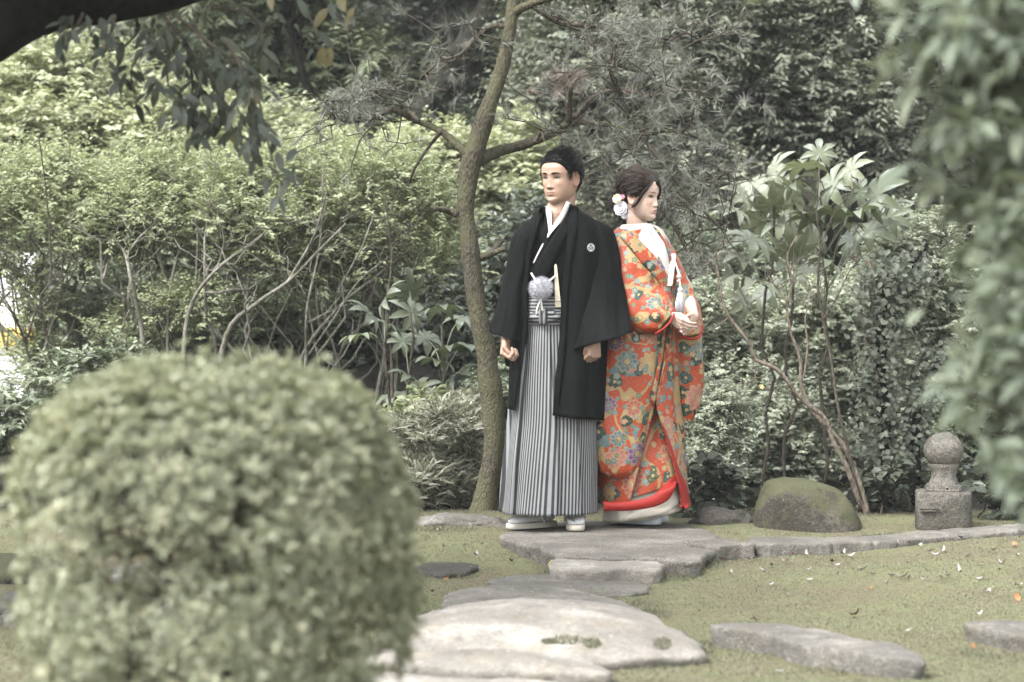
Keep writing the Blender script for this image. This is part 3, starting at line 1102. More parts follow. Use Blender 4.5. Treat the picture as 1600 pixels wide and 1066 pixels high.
# dark tree with bare limbs in the recess
rt, _, _ = plant('dark_tree', 'dark tree with bare crooked limbs in the shadowed gap above the pine', 'tree', 650, 19.5,
                 [(640, -130, 260, 120, 1.6), (760, -60, 130, 70, .9), (560, 130, 70, 60, .5, .8), (690, 60, 170, 110, .5, 1.6), (620, 200, 160, 90, .5, 1.6)], 60, .32, (.085, .035), 20000, LEAF_SHADE, None, group=BACKG)
m = MB()
for pts, r in (([(655, 420), (655, 300), (640, 215), (655, 170), (690, 110), (735, 50), (770, -20)], (.09, .055)),
               ([(648, 205), (615, 165), (580, 120), (545, 85), (500, 40)], (.035, .02)),
               ([(640, 215), (590, 190), (540, 185), (505, 200)], (.022, .012)),
               ([(600, 145), (585, 110), (600, 60), (590, 10)], (.022, .014)),
               ([(705, 90), (700, 40), (680, -10)], (.03, .02)), ([(620, 120), (660, 70), (720, 30)], (.018, .012))):
    P = spline([np.append(at(a, b, 19.2)[:1], [19.2 + .1 * math.sin(i * 2.0), at(a, b, 19.2)[2]]) for i, (a, b) in enumerate(pts)], 26)
    if pts[0][1] == 420:
        P[0][2] = g(P[0][0], 19.2) - .1
    m.tube(P, np.linspace(r[0], r[1], 26), 9, rough=.12)
m.build('trunk', BARK_GREY, rt)
# big evergreen, upper right
K_EVER = m_leaf('evergreen_leaf', (.105, .125, .078), (.165, .185, .115), (.25, .265, .165), .28, .05, .45)
for (bpx, Y, blobs, lab, cnt, mt) in (
        (1290, 17.5, [(1180, 60, 150, 80, .8), (1300, 30, 120, 80, .8), (1240, 150, 150, 70, .8), (1330, 160, 100, 70, .7), (1150, 180, 110, 60, .7), (1290, 240, 130, 50, .6), (1390, 190, 70, 70, .6), (1230, -60, 190, 70, .9), (1100, -90, 150, 100, .9)],
         'large evergreen with tiers of small leaves at the upper right', 64000, K_EVER),
        (1010, 17.2, [(960, 60, 110, 80, .7), (1060, 40, 100, 80, .7), (930, 150, 100, 70, .6), (1040, 150, 110, 70, .7), (1000, 250, 130, 60, .6), (1110, 280, 120, 60, .6), (1040, 330, 130, 60, .6), (960, -60, 190, 80, .9), (870, 90, 70, 120, .5)],
         'broad evergreen with grey green leaves behind the couple and the pine boughs', 62000, K_EVER),
        (1470, 19, [(1450, 60, 120, 110, .9), (1500, 220, 130, 120, .9), (1560, 40, 120, 120, .9), (1430, 330, 120, 90, .8), (1560, 380, 120, 110, .8), (1480, -80, 200, 90, 1)],
         'dark broadleaf tree deep in the shade at the far right', 36000, LEAF_DARK)):
    plant('evergreen_tree', lab, 'tree', bpx, Y, blobs, 190, .21, (.052, .023), int(cnt * 1.02), mt, BARK_DARK, 4, .05, BACKG, T_LEAF, .62, .15, 1.0, .45, wob=.12, rise=.05)
plant('evergreen_tree', 'shaded evergreen between the dark gap and the left shrubs', 'tree', 600, 18.6, [(600, 330, 140, 90, .6), (700, 300, 120, 100, .6), (560, 420, 150, 90, .5), (720, 420, 130, 100, .5), (640, 520, 190, 80, .5)],
      70, .25, (.07, .03), 26000, LEAF_MID, BARK_DARK, 3, .05, BACKG, T_LEAF, .65)
plant('evergreen_tree', 'dark leafy tree closing the left side behind the pale hedge', 'tree', 150, 22.5, [(80, 60, 160, 90, 1.0), (230, 30, 170, 100, 1.0), (350, 90, 150, 90, .9), (100, -80, 250, 100, 1.2), (-60, 60, 100, 150, 1)],
      70, .4, (.12, .05), 24000, LEAF_MID, BARK_DARK, 3, .09, BACKG, T_LEAF, .65)

# ------------------------------------------------------------------ pale shrubs at the left
HEDG = 'pale broad shrubs in the bright left background'
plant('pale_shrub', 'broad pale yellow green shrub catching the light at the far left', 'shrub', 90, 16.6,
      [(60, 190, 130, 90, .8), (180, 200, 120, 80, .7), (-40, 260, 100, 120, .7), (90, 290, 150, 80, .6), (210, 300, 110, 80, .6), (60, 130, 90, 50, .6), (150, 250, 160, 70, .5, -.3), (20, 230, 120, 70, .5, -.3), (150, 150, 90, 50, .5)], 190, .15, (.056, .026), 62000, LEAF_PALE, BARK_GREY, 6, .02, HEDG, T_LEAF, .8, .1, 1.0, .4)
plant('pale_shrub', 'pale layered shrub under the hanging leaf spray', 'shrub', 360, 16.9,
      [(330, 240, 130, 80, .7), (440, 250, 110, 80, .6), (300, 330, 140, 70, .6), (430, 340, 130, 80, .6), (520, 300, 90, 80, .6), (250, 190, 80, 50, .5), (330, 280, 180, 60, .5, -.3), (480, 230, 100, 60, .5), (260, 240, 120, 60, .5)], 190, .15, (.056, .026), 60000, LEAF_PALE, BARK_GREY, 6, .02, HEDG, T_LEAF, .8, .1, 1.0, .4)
plant('pale_shrub', 'pale maple like shrub with flat tiers between the pine trunk and the groom', 'shrub', 690, 16.2,
      [(640, 280, 110, 70, .6), (790, 290, 90, 50, .5), (690, 350, 120, 60, .6), (820, 340, 70, 50, .5), (600, 350, 90, 60, .5), (800, 250, 70, 50, .4), (700, 260, 80, 50, .5)], 120, .14, (.056, .026), 36000, LEAF_PALE, BARK_GREY, 5, .02, HEDG, T_LEAF, .7, .1, 1.0, .4)

SHRB = 'leggy green shrubs with bare grey stems'
for bpx, Y, blobs, lab, n in (
        (60, 14.0, [(40, 310, 120, 55, .5), (110, 350, 100, 45, .5), (-50, 320, 90, 50, .5), (70, 255, 70, 35, .3), (5, 430, 60, 40, .25), (35, 560, 60, 22, .2), (60, 480, 35, 40, .2)], 'leggy light green shrub at the far left edge', 17000),
        (230, 13.8, [(200, 325, 100, 50, .5), (280, 355, 110, 45, .5), (180, 380, 70, 35, .4), (250, 285, 70, 35, .4), (210, 530, 60, 25, .3)], 'leggy light green shrub with pale forked stems above the clipped bush', 18000),
        (410, 13.6, [(370, 340, 110, 60, .5), (450, 330, 100, 60, .5), (420, 400, 110, 40, .4), (380, 280, 70, 40, .4), (340, 480, 90, 30, .3)], 'leggy light green shrub below the hanging spray', 18000),
        (560, 13.7, [(530, 290, 90, 70, .5), (600, 330, 90, 70, .5), (560, 400, 110, 50, .4), (660, 300, 60, 60, .4), (500, 420, 70, 50, .4), (680, 400, 50, 50, .3)], 'leggy light green shrub left of the pine trunk', 19000)):
    plant('leggy_shrub', lab, 'shrub', bpx, Y, blobs, 190, .12, (.030, .014), int(n * 1.5), LEAF_LIGHT, BARK_GREY, 6, .014, SHRB, T_LEAF, .9, .1, 1.0, .5, spread=.16, wob=.17, rise=.45)

# the strongest visible stems of the left thicket, each a bare sapling of its own
STEMS = (
    ('bare pale sapling with a forked top in the left thicket', 13.2, .017, BARK_GREY, [[(225, 640), (222, 520), (205, 440), (195, 395), (175, 375)], [(198, 400), (215, 375), (230, 360)]]),
    ('bent bare sapling leaning right above the clipped bush', 13.1, .014, BARK_GREY, [[(285, 640), (292, 500), (330, 430), (400, 375), (430, 350)], [(340, 420), (350, 380), (345, 350)]]),
    ('slanting pale sapling sweeping up towards the pine', 13.0, .016, BARK_GREY, [[(330, 640), (355, 520), (400, 475), (450, 440), (500, 390), (540, 350)], [(450, 440), (490, 370), (510, 300)]]),
    ('thin dark sapling rising straight at the left', 13.3, .009, BARK_TWIG, [[(100, 640), (80, 550), (62, 470), (80, 430), (72, 300), (60, 210)], [(62, 470), (30, 440), (0, 380)]]),
    ('thick leaning limb in the left thicket', 14.2, .032, BARK_GREY, [[(140, 640), (110, 500), (70, 455), (20, 425), (-30, 360)], [(100, 490), (120, 440), (145, 370)]]),
    ('pair of pale slender saplings right of the thicket', 13.2, .011, BARK_GREY, [[(470, 660), (478, 560), (480, 480), (500, 380), (505, 260)], [(478, 560), (520, 500), (560, 440), (610, 400)]]),
    ('grey twisted sapling beside the dark rock', 13.4, .012, BARK_GREY, [[(440, 680), (470, 560), (530, 480), (590, 430), (640, 390)], [(500, 520), (495, 440), (520, 360)]]),
    ('thin upright dark sapling left of the palmate shrub', 13.1, .011, BARK_TWIG, [[(612, 640), (612, 560), (604, 480), (612, 400), (600, 300)], [(608, 520), (640, 440), (660, 380)]]),
    ('bare sapling with crossing twigs at the left edge', 13.6, .01, BARK_TWIG, [[(60, 640), (40, 540), (15, 480), (-20, 430)], [(40, 540), (60, 480), (110, 420), (160, 330)]]),
    ('slender forked sapling in the middle of the thicket', 13.5, .012, BARK_GREY, [[(265, 650), (262, 540), (268, 440), (285, 370), (290, 300)], [(266, 450), (245, 390), (250, 330)], [(264, 500), (310, 430), (330, 360)]]),
)
for lab, Y, r, mt, lines in STEMS:
    b = at(lines[0][0][0], 500, Y)
    root = empty('sapling', (b[0], Y, g(b[0], Y)), lab, 'sapling', 'bare saplings in the left thicket')
    for k, pl in enumerate(lines):
        P = spline([at(a, c, Y + .06 * math.sin(2.3 * i + k)) for i, (a, c) in enumerate(pl)], 22)
        if k == 0:
            P[0][2] = g(P[0][0], Y) - .03
        m = MB()
        q = np.linspace(r, r * .35, 22) if k == 0 else np.linspace(r * .6, r * .2, 22)
        m.tube(P, q, 7, rough=.12)
        for i in rng.integers(7, 21, 7):
            e = P[i] + np.array([rng.normal(0, .16), rng.normal(0, .1), rng.uniform(.08, .32)])
            m.tube(wander(P[i], e, 7, .22), np.linspace(q[i] * .45, .0018, 7), 4)
        m.build('stem' if k == 0 else 'branch', mt, root)

# ------------------------------------------------------------------ lower storey, left and right
LOWG = 'low shrubs under the trees'
plant('low_shrub', 'dull green low shrub at the left edge behind the clipped bush', 'shrub', 60, 13.0, [(150, 585, 90, 35, .4), (90, 640, 90, 45, .4), (-20, 670, 100, 50, .4)], 50, .1, (.05, .022), 9000, LEAF_MID, BARK_TWIG, 4, .01, LOWG)
plant('low_shrub', 'dark shaded undergrowth shrub behind the clipped bush', 'shrub', 330, 14.6, [(200, 500, 150, 60, .4), (350, 520, 150, 60, .4), (480, 500, 110, 70, .4), (300, 600, 250, 60, .4)], 70, .13, (.05, .022), 17000, LEAF_MID, BARK_TWIG, 5, .012, LOWG)
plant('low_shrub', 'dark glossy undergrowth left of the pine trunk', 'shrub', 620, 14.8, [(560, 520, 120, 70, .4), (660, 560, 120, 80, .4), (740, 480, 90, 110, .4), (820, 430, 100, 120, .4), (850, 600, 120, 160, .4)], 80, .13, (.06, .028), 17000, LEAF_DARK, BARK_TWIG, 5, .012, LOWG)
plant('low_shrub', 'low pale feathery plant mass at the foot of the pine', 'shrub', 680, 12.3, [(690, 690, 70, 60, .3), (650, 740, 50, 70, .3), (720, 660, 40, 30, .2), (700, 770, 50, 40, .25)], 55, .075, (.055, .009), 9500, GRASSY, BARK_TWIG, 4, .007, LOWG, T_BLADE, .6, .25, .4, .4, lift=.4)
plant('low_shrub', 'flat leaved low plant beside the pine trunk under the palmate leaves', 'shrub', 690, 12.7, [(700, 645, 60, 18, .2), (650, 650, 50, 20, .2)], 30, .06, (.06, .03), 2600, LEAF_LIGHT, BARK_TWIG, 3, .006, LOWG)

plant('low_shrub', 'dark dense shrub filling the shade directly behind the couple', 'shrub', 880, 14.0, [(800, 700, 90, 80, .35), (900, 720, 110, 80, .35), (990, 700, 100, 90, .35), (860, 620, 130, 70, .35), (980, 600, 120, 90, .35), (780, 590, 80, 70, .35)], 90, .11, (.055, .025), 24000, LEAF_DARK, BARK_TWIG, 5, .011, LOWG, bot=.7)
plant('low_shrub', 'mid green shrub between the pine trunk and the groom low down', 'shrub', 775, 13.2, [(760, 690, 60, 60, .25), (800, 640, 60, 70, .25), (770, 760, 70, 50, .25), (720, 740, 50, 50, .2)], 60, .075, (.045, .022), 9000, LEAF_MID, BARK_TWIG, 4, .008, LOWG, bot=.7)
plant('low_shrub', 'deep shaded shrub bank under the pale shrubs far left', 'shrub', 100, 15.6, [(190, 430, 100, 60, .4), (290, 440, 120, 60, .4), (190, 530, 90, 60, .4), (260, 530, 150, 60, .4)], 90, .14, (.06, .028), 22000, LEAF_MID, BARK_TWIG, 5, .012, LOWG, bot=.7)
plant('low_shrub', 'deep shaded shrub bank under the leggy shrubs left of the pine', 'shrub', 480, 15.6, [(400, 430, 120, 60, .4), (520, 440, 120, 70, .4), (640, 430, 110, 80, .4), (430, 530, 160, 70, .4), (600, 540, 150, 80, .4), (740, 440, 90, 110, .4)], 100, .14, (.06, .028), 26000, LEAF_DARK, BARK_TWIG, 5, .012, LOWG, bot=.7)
plant('round_shrub', 'rounded small leaved shrub right behind the bride', 'shrub', 1110, 12.35, [(1112, 690, 62, 70, .28), (1100, 750, 55, 50, .25), (1120, 640, 45, 40, .2)], 60, .07, (.024, .012), 15000, LEAF_GREY, BARK_TWIG, 5, .009, LOWG, T_LEAF, .8)
MIDS = 'mid height shrubs behind the bride and the boulder'
for bpx, Y, blobs, lab, n, mt in (
        (1130, 14.2, [(1110, 500, 80, 50, .4), (1180, 510, 70, 50, .4), (1090, 580, 80, 60, .4), (1170, 600, 90, 60, .4)], 'pale grey green shrub just right of the bride', 21000, LEAF_GREY),
        (1230, 13.8, [(1200, 690, 80, 50, .35), (1270, 680, 80, 50, .35), (1230, 740, 110, 50, .35), (1200, 640, 60, 40, .3)], 'light shrub with yellow blossoms above the mossy boulder', 19000, LEAF_GREY),
        (1320, 14.4, [(1290, 540, 90, 60, .4), (1370, 500, 90, 70, .4), (1410, 600, 80, 80, .4), (1300, 620, 90, 60, .4), (1250, 470, 70, 40, .4)], 'dense shrub behind the twisted bare stems', 22000, LEAF_GREY),
        (1450, 13.6, [(1420, 440, 80, 80, .4), (1470, 540, 80, 90, .4), (1440, 380, 70, 60, .4), (1540, 480, 80, 100, .4)], 'small leaved shrub right of the ivy stem', 20000, LEAF_GREY),
        (1500, 13.2, [(1460, 680, 80, 60, .35), (1540, 660, 80, 80, .35), (1570, 740, 70, 60, .3)], 'dull shrub behind the carved stone post', 12000, LEAF_MID),
        (1080, 15.6, [(1080, 420, 120, 70, .4), (1200, 450, 110, 70, .4), (1000, 520, 130, 120, .4)], 'shaded shrub under the evergreen behind the bride', 17000, LEAF_MID)):
    rt, C, R = plant('mid_shrub', lab, 'shrub', bpx, Y, blobs, 120, .10, (.036, .016), int(n * 1.3), mt, BARK_TWIG, 5, .011, MIDS, T_LEAF, .85, rise=.3)
    if 'yellow' in lab:
        k = rng.choice(len(C), 26)
        P = C[k] + rand_dirs(26) * R[k][:, None] * np.array([.9, .3, .9]) - np.array([0, .05, 0])
        M_YEL = m_leaf('yellow_blossom', (.55, .42, .08), (.65, .5, .12), (.7, .56, .2), .3, .0)
        for p in P:
            V, Fc = leaf_arrays(np.repeat(p[None], 5, 0), np.array([(math.cos(a), math.sin(a) * .4, math.sin(a)) for a in np.arange(5) * 1.257]), np.array([[0, -1, .3]] * 5), .017, .014, T_LEAF)
            me = fast_mesh('blossom', V - WORLD[rt.name], Fc, np.full(len(V), .5))
            me.materials.append(M_YEL)
            link('blossom', me, rt)

plant('ground_ivy', 'dark round leaved ground plant between the bride and the mossy boulder', 'plant', 1110, 11.75, [(1090, 780, 35, 25, .15), (1140, 770, 40, 30, .15), (1100, 740, 40, 25, .15)], 26, .05, (.065, .05), 520, LEAF_GLOSS, BARK_TWIG, 3, .005, LOWG, T_LEAF6, .7, up=.6)
plant('ground_ivy', 'dark large leaved ground plant right of the carved stone post', 'plant', 1560, 11.6, [(1560, 780, 50, 35, .2), (1610, 770, 50, 45, .2), (1545, 745, 40, 30, .2), (1590, 725, 50, 40, .2)], 34, .06, (.07, .05), 900, LEAF_GLOSS, BARK_TWIG, 3, .005, LOWG, T_LEAF6, .7, up=.6)
plant('ground_ivy', 'shaded ground plant between the boulder and the carved post', 'plant', 1390, 11.9, [(1370, 780, 40, 30, .2), (1410, 760, 35, 40, .2)], 24, .05, (.06, .04), 420, LEAF_GLOSS, BARK_TWIG, 3, .005, LOWG, T_LEAF6, .7, up=.6)
plant('ground_ivy', 'dark low plant in the gap between groom and bride hems', 'plant', 935, 12.6, [(935, 770, 40, 40, .15), (830, 790, 60, 25, .15), (900, 800, 60, 20, .15)], 26, .06, (.07, .045), 700, LEAF_GLOSS, BARK_TWIG, 3, .005, LOWG, T_LEAF6, .7, up=.6)

# ------------------------------------------------------------------ the clipped bush in front
BY = 5.0
cb = at(335, 700, BY)
bush = empty('clipped_bush', (cb[0], BY, -.09), 'large rounded clipped bush out of focus at the lower left', 'bush')
nb = 14500
s5 = BY / F
u = rng.uniform(0, 2 * PI, nb)
v = rng.random(nb)
# profile: radius against height, an inverted bowl with an open foot
hz = np.array([.04, .16, .30, .40, .52, .66, .76, .83, .88, .91, .925, .93])
hr = np.array([.392, .398, .402, .406, .412, .415, .396, .345, .280, .205, .12, .02])
arc = np.r_[0, np.cumsum(np.hypot(np.diff(hz), np.diff(hr)))]
wts = np.interp(np.linspace(0, arc[-1], 300), arc, hr) + .02
cdf = np.cumsum(wts) / wts.sum()
sarc = np.interp(v, cdf, np.linspace(0, arc[-1], 300))
z = np.interp(sarc, arc, hz)
r = np.interp(sarc, arc, hr)
lump = np.array([mnoise.noise(Vector((math.cos(a) * 2.2, math.sin(a) * 2.2, b * 6))) for a, b in zip(u, z)])
dep = np.where(rng.random(nb) < .3, rng.uniform(.45, .95, nb), 1 + rng.normal(0, .035, nb) + .06 * lump)
x = cb[0] + np.cos(u) * r * dep * .955
y = BY + np.sin(u) * r * dep
z = np.where(dep < .95, .12 + (z - .12) * (dep * .9 + .1), z + .035 * lump + rng.normal(0, .016, nb))
P = np.stack([x, y, z], 1)
thin = (z < .72) & (lump + rng.normal(0, .25, nb) < -.05 + (.55 - z) * .5 + .25 * (np.cos(u) < -.2))
P, u, lump = P[~thin], u[~thin], lump[~thin]
up_ = np.clip((P[:, 2] - .6) / .3, 0, 1)[:, None]
out = np.stack([np.cos(u), np.sin(u), np.zeros(len(u))], 1)
d = nrm(out * (1 - up_ * .7) + np.array([0, 0, 1.]) * (up_ + .25) + rand_dirs(len(P)) * .35)
WH = 7
rep = np.repeat(np.arange(len(P)), WH)
e1_ = nrm(np.cross(d, rand_dirs(len(P))))
e2_ = np.cross(d, e1_)
ph = np.tile(np.arange(WH) * 2 * PI / WH * 1.9, len(P)) + rng.normal(0, .25, len(rep))
op = rng.uniform(.45, 1.25, len(rep))[:, None]
axw = nrm(d[rep] * (1.15 - op * .6) + (e1_[rep] * np.cos(ph)[:, None] + e2_[rep] * np.sin(ph)[:, None]) * op)
sz = rng.uniform(.75, 1.35, len(P))[rep] * rng.uniform(.7, 1.2, len(rep))
leaf_part('foliage', P[rep] + rng.normal(0, .003, (len(rep), 3)), axw, d[rep] + rand_dirs(len(rep)) * .3, .0215 * sz, .0080 * sz, LEAF_BUSH, bush, T_LEAF,
          np.clip(rng.beta(2, 2.2, len(P))[rep] + .25 * lump[rep] + rng.normal(0, .1, len(rep)), 0, 1))
for i in range(9):
    a = rng.uniform(0, 2 * PI)
    q = rng.uniform(.1, .3)
    m = MB()
    p0 = np.array([cb[0] + rng.normal(0, .05), BY + rng.normal(0, .05), -.1])
    p1 = np.array([cb[0] + math.cos(a) * q, BY + math.sin(a) * q, rng.uniform(.6, .85)])
    M_ = wander(p0, p1, 10, .09)
    m.tube(M_, np.linspace(.014, .004, 10), 7)
    for k in range(3, 10):
        for _ in range(3):
            e = M_[k] + np.array([rng.normal(0, .12), rng.normal(0, .12), rng.uniform(.02, .16)])
            m.tube(wander(M_[k], e, 5, .15), np.linspace(.004, .0015, 5), 4)
    m.build('stem', BARK_TWIG, bush)
# ------------------------------------------------------------------ a leaf as an object of its own
def leaf_mesh(name, L, W, mat, cup=.12, bend=.18, n=5):
    rows = []
    m = MB()
    for i in range(n + 1):
        t = i / n
        w = W * .5 * (math.sin(PI * t ** .85) ** .8 if 0 < t < 1 else 0.02)
        zc = -bend * L * t * t
        rows.append([(-w, L * t, zc + cup * w), (0, L * t, zc), (w, L * t, zc + cup * w)])
    m.grid(np.array(rows))
    return m.mesh(name, mat)


def place_leaf(name, me, parent, pos, axis, normal, scale=1.0):
    a = Vector(axis).normalized()
    n = Vector(normal)
    b = a.cross(n).normalized()
    n = b.cross(a)
    o = bpy.data.objects.new(name, me)
    COL.objects.link(o)
    o.parent = parent
    M = Matrix((b, a, n)).transposed().to_4x4()
    M.translation = Vector(np.asarray(pos) - WORLD[parent.name])
    o.matrix_local = M @ Matrix.Scale(scale, 4)
    WORLD[o.name] = WORLD[parent.name]
    return o


def vary(me0, mats):
    out = []
    for k in mats:
        c = me0.copy()
        c.materials[0] = k
        out.append(c)
    return out


def tint_copies(me0, vals):
    out = []
    for v in vals:
        c = me0.copy()
        c.attributes['tint'].data.foreach_set('value', np.full(len(c.vertices), v, np.float32))
        out.append(c)
    return out


# ------------------------------------------------------------------ tree at the right edge, close to the camera
FY = 4.5
fx = at(1900, 500, FY)[0]
ft = empty('front_tree', (fx, FY + .25, -.08), 'blurred leafy tree close to the camera at the right edge', 'tree')
m = MB()
m.tube(wander((fx, FY + .25, -.12), (fx + .05, FY + .3, 2.6), 14, .03), np.linspace(.06, .035, 14), 10, rough=.1)
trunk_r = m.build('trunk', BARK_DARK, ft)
TW = [(1425, 20), (1420, 80), (1410, 135), (1480, 60), (1530, 20), (1560, 90), (1475, 190), (1445, 275), (1500, 250), (1560, 190), (1490, 330), (1540, 300), (1515, 400), (1560, 390), (1590, 300),
      (1535, 470), (1520, 550), (1475, 590), (1560, 480), (1490, 640), (1545, 620), (1580, 570), (1560, 680), (1590, 650), (1580, 740), (1600, 720), (1600, 780), (1590, 60), (1600, 150),
      (1600, 440), (1500, 120), (1450, 0), (1540, -20), (1600, -10), (1490, -40), (1640, 250), (1640, 520), (1650, 640), (1640, 60), (1575, 250), (1560, 540), (1540, 350), (1600, 370), (1590, 500), (1555, 130), (1515, 200), (1640, 390), (1650, 130), (1570, 320), (1565, 430), (1610, 590), (1580, 20), (1510, 60)]
sites = []
tw = MB()
for i, (a, b) in enumerate(TW):
    e = at(a, b, FY + rng.uniform(-.22, .3))
    s0 = np.array([fx - .01, FY + .25, e[2] + rng.uniform(-.1, .35)])
    w = wander(s0, e, 9, .08)
    w[:, 2] -= .05 * np.sin(np.linspace(0, PI, 9))
    tw.tube(w, np.linspace(.008, .0022, 9), 5)
    sites.append((e, nrm(w[-1] - w[-3])))
    sites.append((w[6], nrm(w[6] - w[4])))
tw.build('branch', BARK_TWIG, ft)
fl = tint_copies(leaf_mesh('front_leaf', .086, .031, LEAF_FRONT, .2, .15), (.1, .35, .55, .75, .95))
cnt = 0
restP, restA, restN = [], [], []
for e, dr in sites:
    for j in range(10):
        a = rng.uniform(0, 2 * PI)
        ax = nrm(dr * .6 + rand_dirs(1)[0] * .75 + np.array([-.1, 0, .05]))
        p = e + rng.normal(0, .016, 3) - dr * rng.uniform(0, .05)
        nn = np.array([0, -.25, 1]) + rand_dirs(1)[0] * .5
        px = 800 + F * p[0] / p[1]
        if cnt < 300 and px < 1640:
            place_leaf('leaf', fl[rng.integers(5)], ft, p, ax, nn, rng.uniform(.7, 1.15))
            cnt += 1
        else:
            restP.append(p); restA.append(ax); restN.append(nn)
# outer crown beyond the picked leaves, above and to the right
for _ in range(600):
    e, dr = sites[rng.integers(len(sites))]
    p = e + rng.normal(0, 1, 3) * np.array([.05, .12, .065]) + np.array([.06, .02, 0])
    restP.append(p); restA.append(nrm(dr * .5 + rand_dirs(1)[0])); restN.append(np.array([0, -.2, 1]) + rand_dirs(1)[0] * .5)
for _ in range(2200):
    p = np.array([fx + rng.normal(-.1, .3), FY + .25 + rng.normal(0, .35), rng.uniform(1.7, 2.9)])
    restP.append(p); restA.append(rand_dirs(1)[0] + np.array([0, 0, -.1])); restN.append(np.array([0, 0, 1]) + rand_dirs(1)[0] * .5)
leaf_part('crown', np.array(restP), np.array(restA), np.array(restN), .074 * rng.uniform(.7, 1.2, len(restP)), .027, LEAF_FRONT, ft, T_LEAF6)

# ------------------------------------------------------------------ dark bough and hanging spray, upper left
GY = 8.0
bt = empty('bough_tree', (at(-330, 500, GY)[0], GY + .2, -.08), 'old tree whose black bough crosses the upper left corner', 'tree')
m = MB()
tx = at(-330, 500, GY)[0]
P = [(tx, GY + .2, -.15), (tx + .02, GY + .2, .7), (tx + .06, GY + .15, 1.4)] + [at(a, b, GY) for a, b in ((-170, 95), (-60, 20), (60, -28), (180, -48), (300, -70), (420, -130), (520, -200))]
P = spline(P, 44)
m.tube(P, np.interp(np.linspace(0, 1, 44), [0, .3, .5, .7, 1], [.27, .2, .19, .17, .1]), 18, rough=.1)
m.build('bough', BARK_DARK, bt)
m = MB()
HANG = [  # twigs that carry the leaves
    [(250, 20), (285, 60), (320, 110), (350, 160), (370, 225)], [(270, 20), (330, 70), (380, 110), (405, 160), (420, 230), (440, 290)], [(240, 30), (230, 70), (205, 110), (215, 160)],
    [(180, 25), (170, 60), (160, 90)], [(260, 30), (265, 80), (262, 130), (280, 165)], [(300, 40), (340, 90), (345, 150), (330, 210)], [(330, 10), (380, 20), (410, 45), (400, 90)],
    [(130, 20), (120, 40), (95, 60)], [(290, 60), (300, 120), (300, 170), (312, 200)], [(350, 60), (385, 120), (395, 180), (395, 225)], [(480, -60), (500, -20), (520, 20), (540, 30)], [(440, -80), (450, -20), (470, 10), (490, 40), (505, 95)],
    [(210, 20), (215, 50), (190, 80), (180, 120)]]
bl = tint_copies(leaf_mesh('bough_leaf', .072, .028, LEAF_BOUGH, .2, .2), (.1, .3, .5, .7))
by_ = tint_copies(leaf_mesh('yellowing_leaf', .09, .036, m_leaf('yellowing_leaf', (.12, .10, .03), (.17, .14, .05), (.22, .17, .06), .4, .08), .2, .2), (.3, .8))
for k, pl in enumerate(HANG):
    yy = GY + rng.uniform(-.18, .18)
    w = spline([at(a, b, yy + .03 * math.sin(i * 2 + k)) for i, (a, b) in enumerate(pl)], 14)
    m.tube(w, np.linspace(.007, .002, 14), 5)
    nl = 36 if k in (0, 1, 5, 8, 9, 4) else 14 if k < 10 else 9
    for j in range(nl):
        i = int(np.clip(3 + (j / nl) * 11, 0, 13)) if k < 10 else int(rng.integers(4, 14))
        t = nrm(w[min(i + 1, 13)] - w[max(i - 1, 0)])
        side = 1 if j % 2 else -1
        ax = nrm(t * .5 + np.array([side * .6, rng.normal(0, .4), -.4]) + rand_dirs(1)[0] * .5)
        nn = np.array([.15 * side, -.75, .65]) + rand_dirs(1)[0] * .4
        me = by_[rng.integers(2)] if (k in (10, 11) and j % 4 == 0) or rng.random() < .008 else bl[rng.integers(4)]
        place_leaf('leaf', me, bt, w[i] + rng.normal(0, .03, 3), ax, nn, rng.uniform(.65, 1.15))
tag(m.build('twigs', BARK_TWIG, bt), kind='stuff')
# the crown above the bough, out of view, that shades it
n = 9000
P = np.stack([rng.uniform(-4.6, -.9, n), rng.uniform(6.8, 9.2, n), rng.uniform(2.45, 3.3, n)], 1)
P[:, 2] += .12 * np.sin(P[:, 0] * 4)
leaf_part('crown', P, rand_dirs(n) + np.array([0, 0, -.3]), np.array([0, 0, 1]) + rand_dirs(n) * .5, .10, .042, LEAF_BOUGH, bt, T_LEAF)

# ------------------------------------------------------------------ the pine
YP = 12.0
pb = at(760, 500, YP)
pine = empty('pine_tree', (pb[0], YP, 0), 'slender leaning pine with a mossy trunk behind the groom', 'pine tree')


def branch(m, pts, r, n=24, sides=8, rough=.12, y=YP, dy=None, join=None):
    P = spline([at(a, b, y + (dy[i] if dy else 0)) for i, (a, b) in enumerate(pts)], n)
    m.tube(P, np.interp(np.linspace(0, 1, n), np.linspace(0, 1, len(r)), r), sides, rough=rough)
    return P


S = YP / F
m = MB()
TR = [(752, 830, 33.6), (753, 806, 24.4), (760, 770, 18.5), (770, 720, 16.8), (772, 660, 17.6), (766, 600, 18.5), (757, 540, 16.0), (746, 480, 14.3), (738, 420, 14.7), (732, 365, 13.9), (728, 325, 13.0), (731, 280, 15.5), (739, 245, 17.6), (752, 200, 15.1), (770, 150, 12.6), (786, 100, 10.9), (796, 50, 10.3), (804, 0, 10.1), (822, -60, 9.2), (850, -150, 8.4), (880, -250, 6.7)]
P = spline([np.append(at(a, b, YP), w * S) for a, b, w in TR], 90)
m.tube(P[:, :3], P[:, 3], 22, rough=.14)
m.build('trunk', BARK_PINE, pine)
needs = []       # sites of needle tufts: (point, direction)


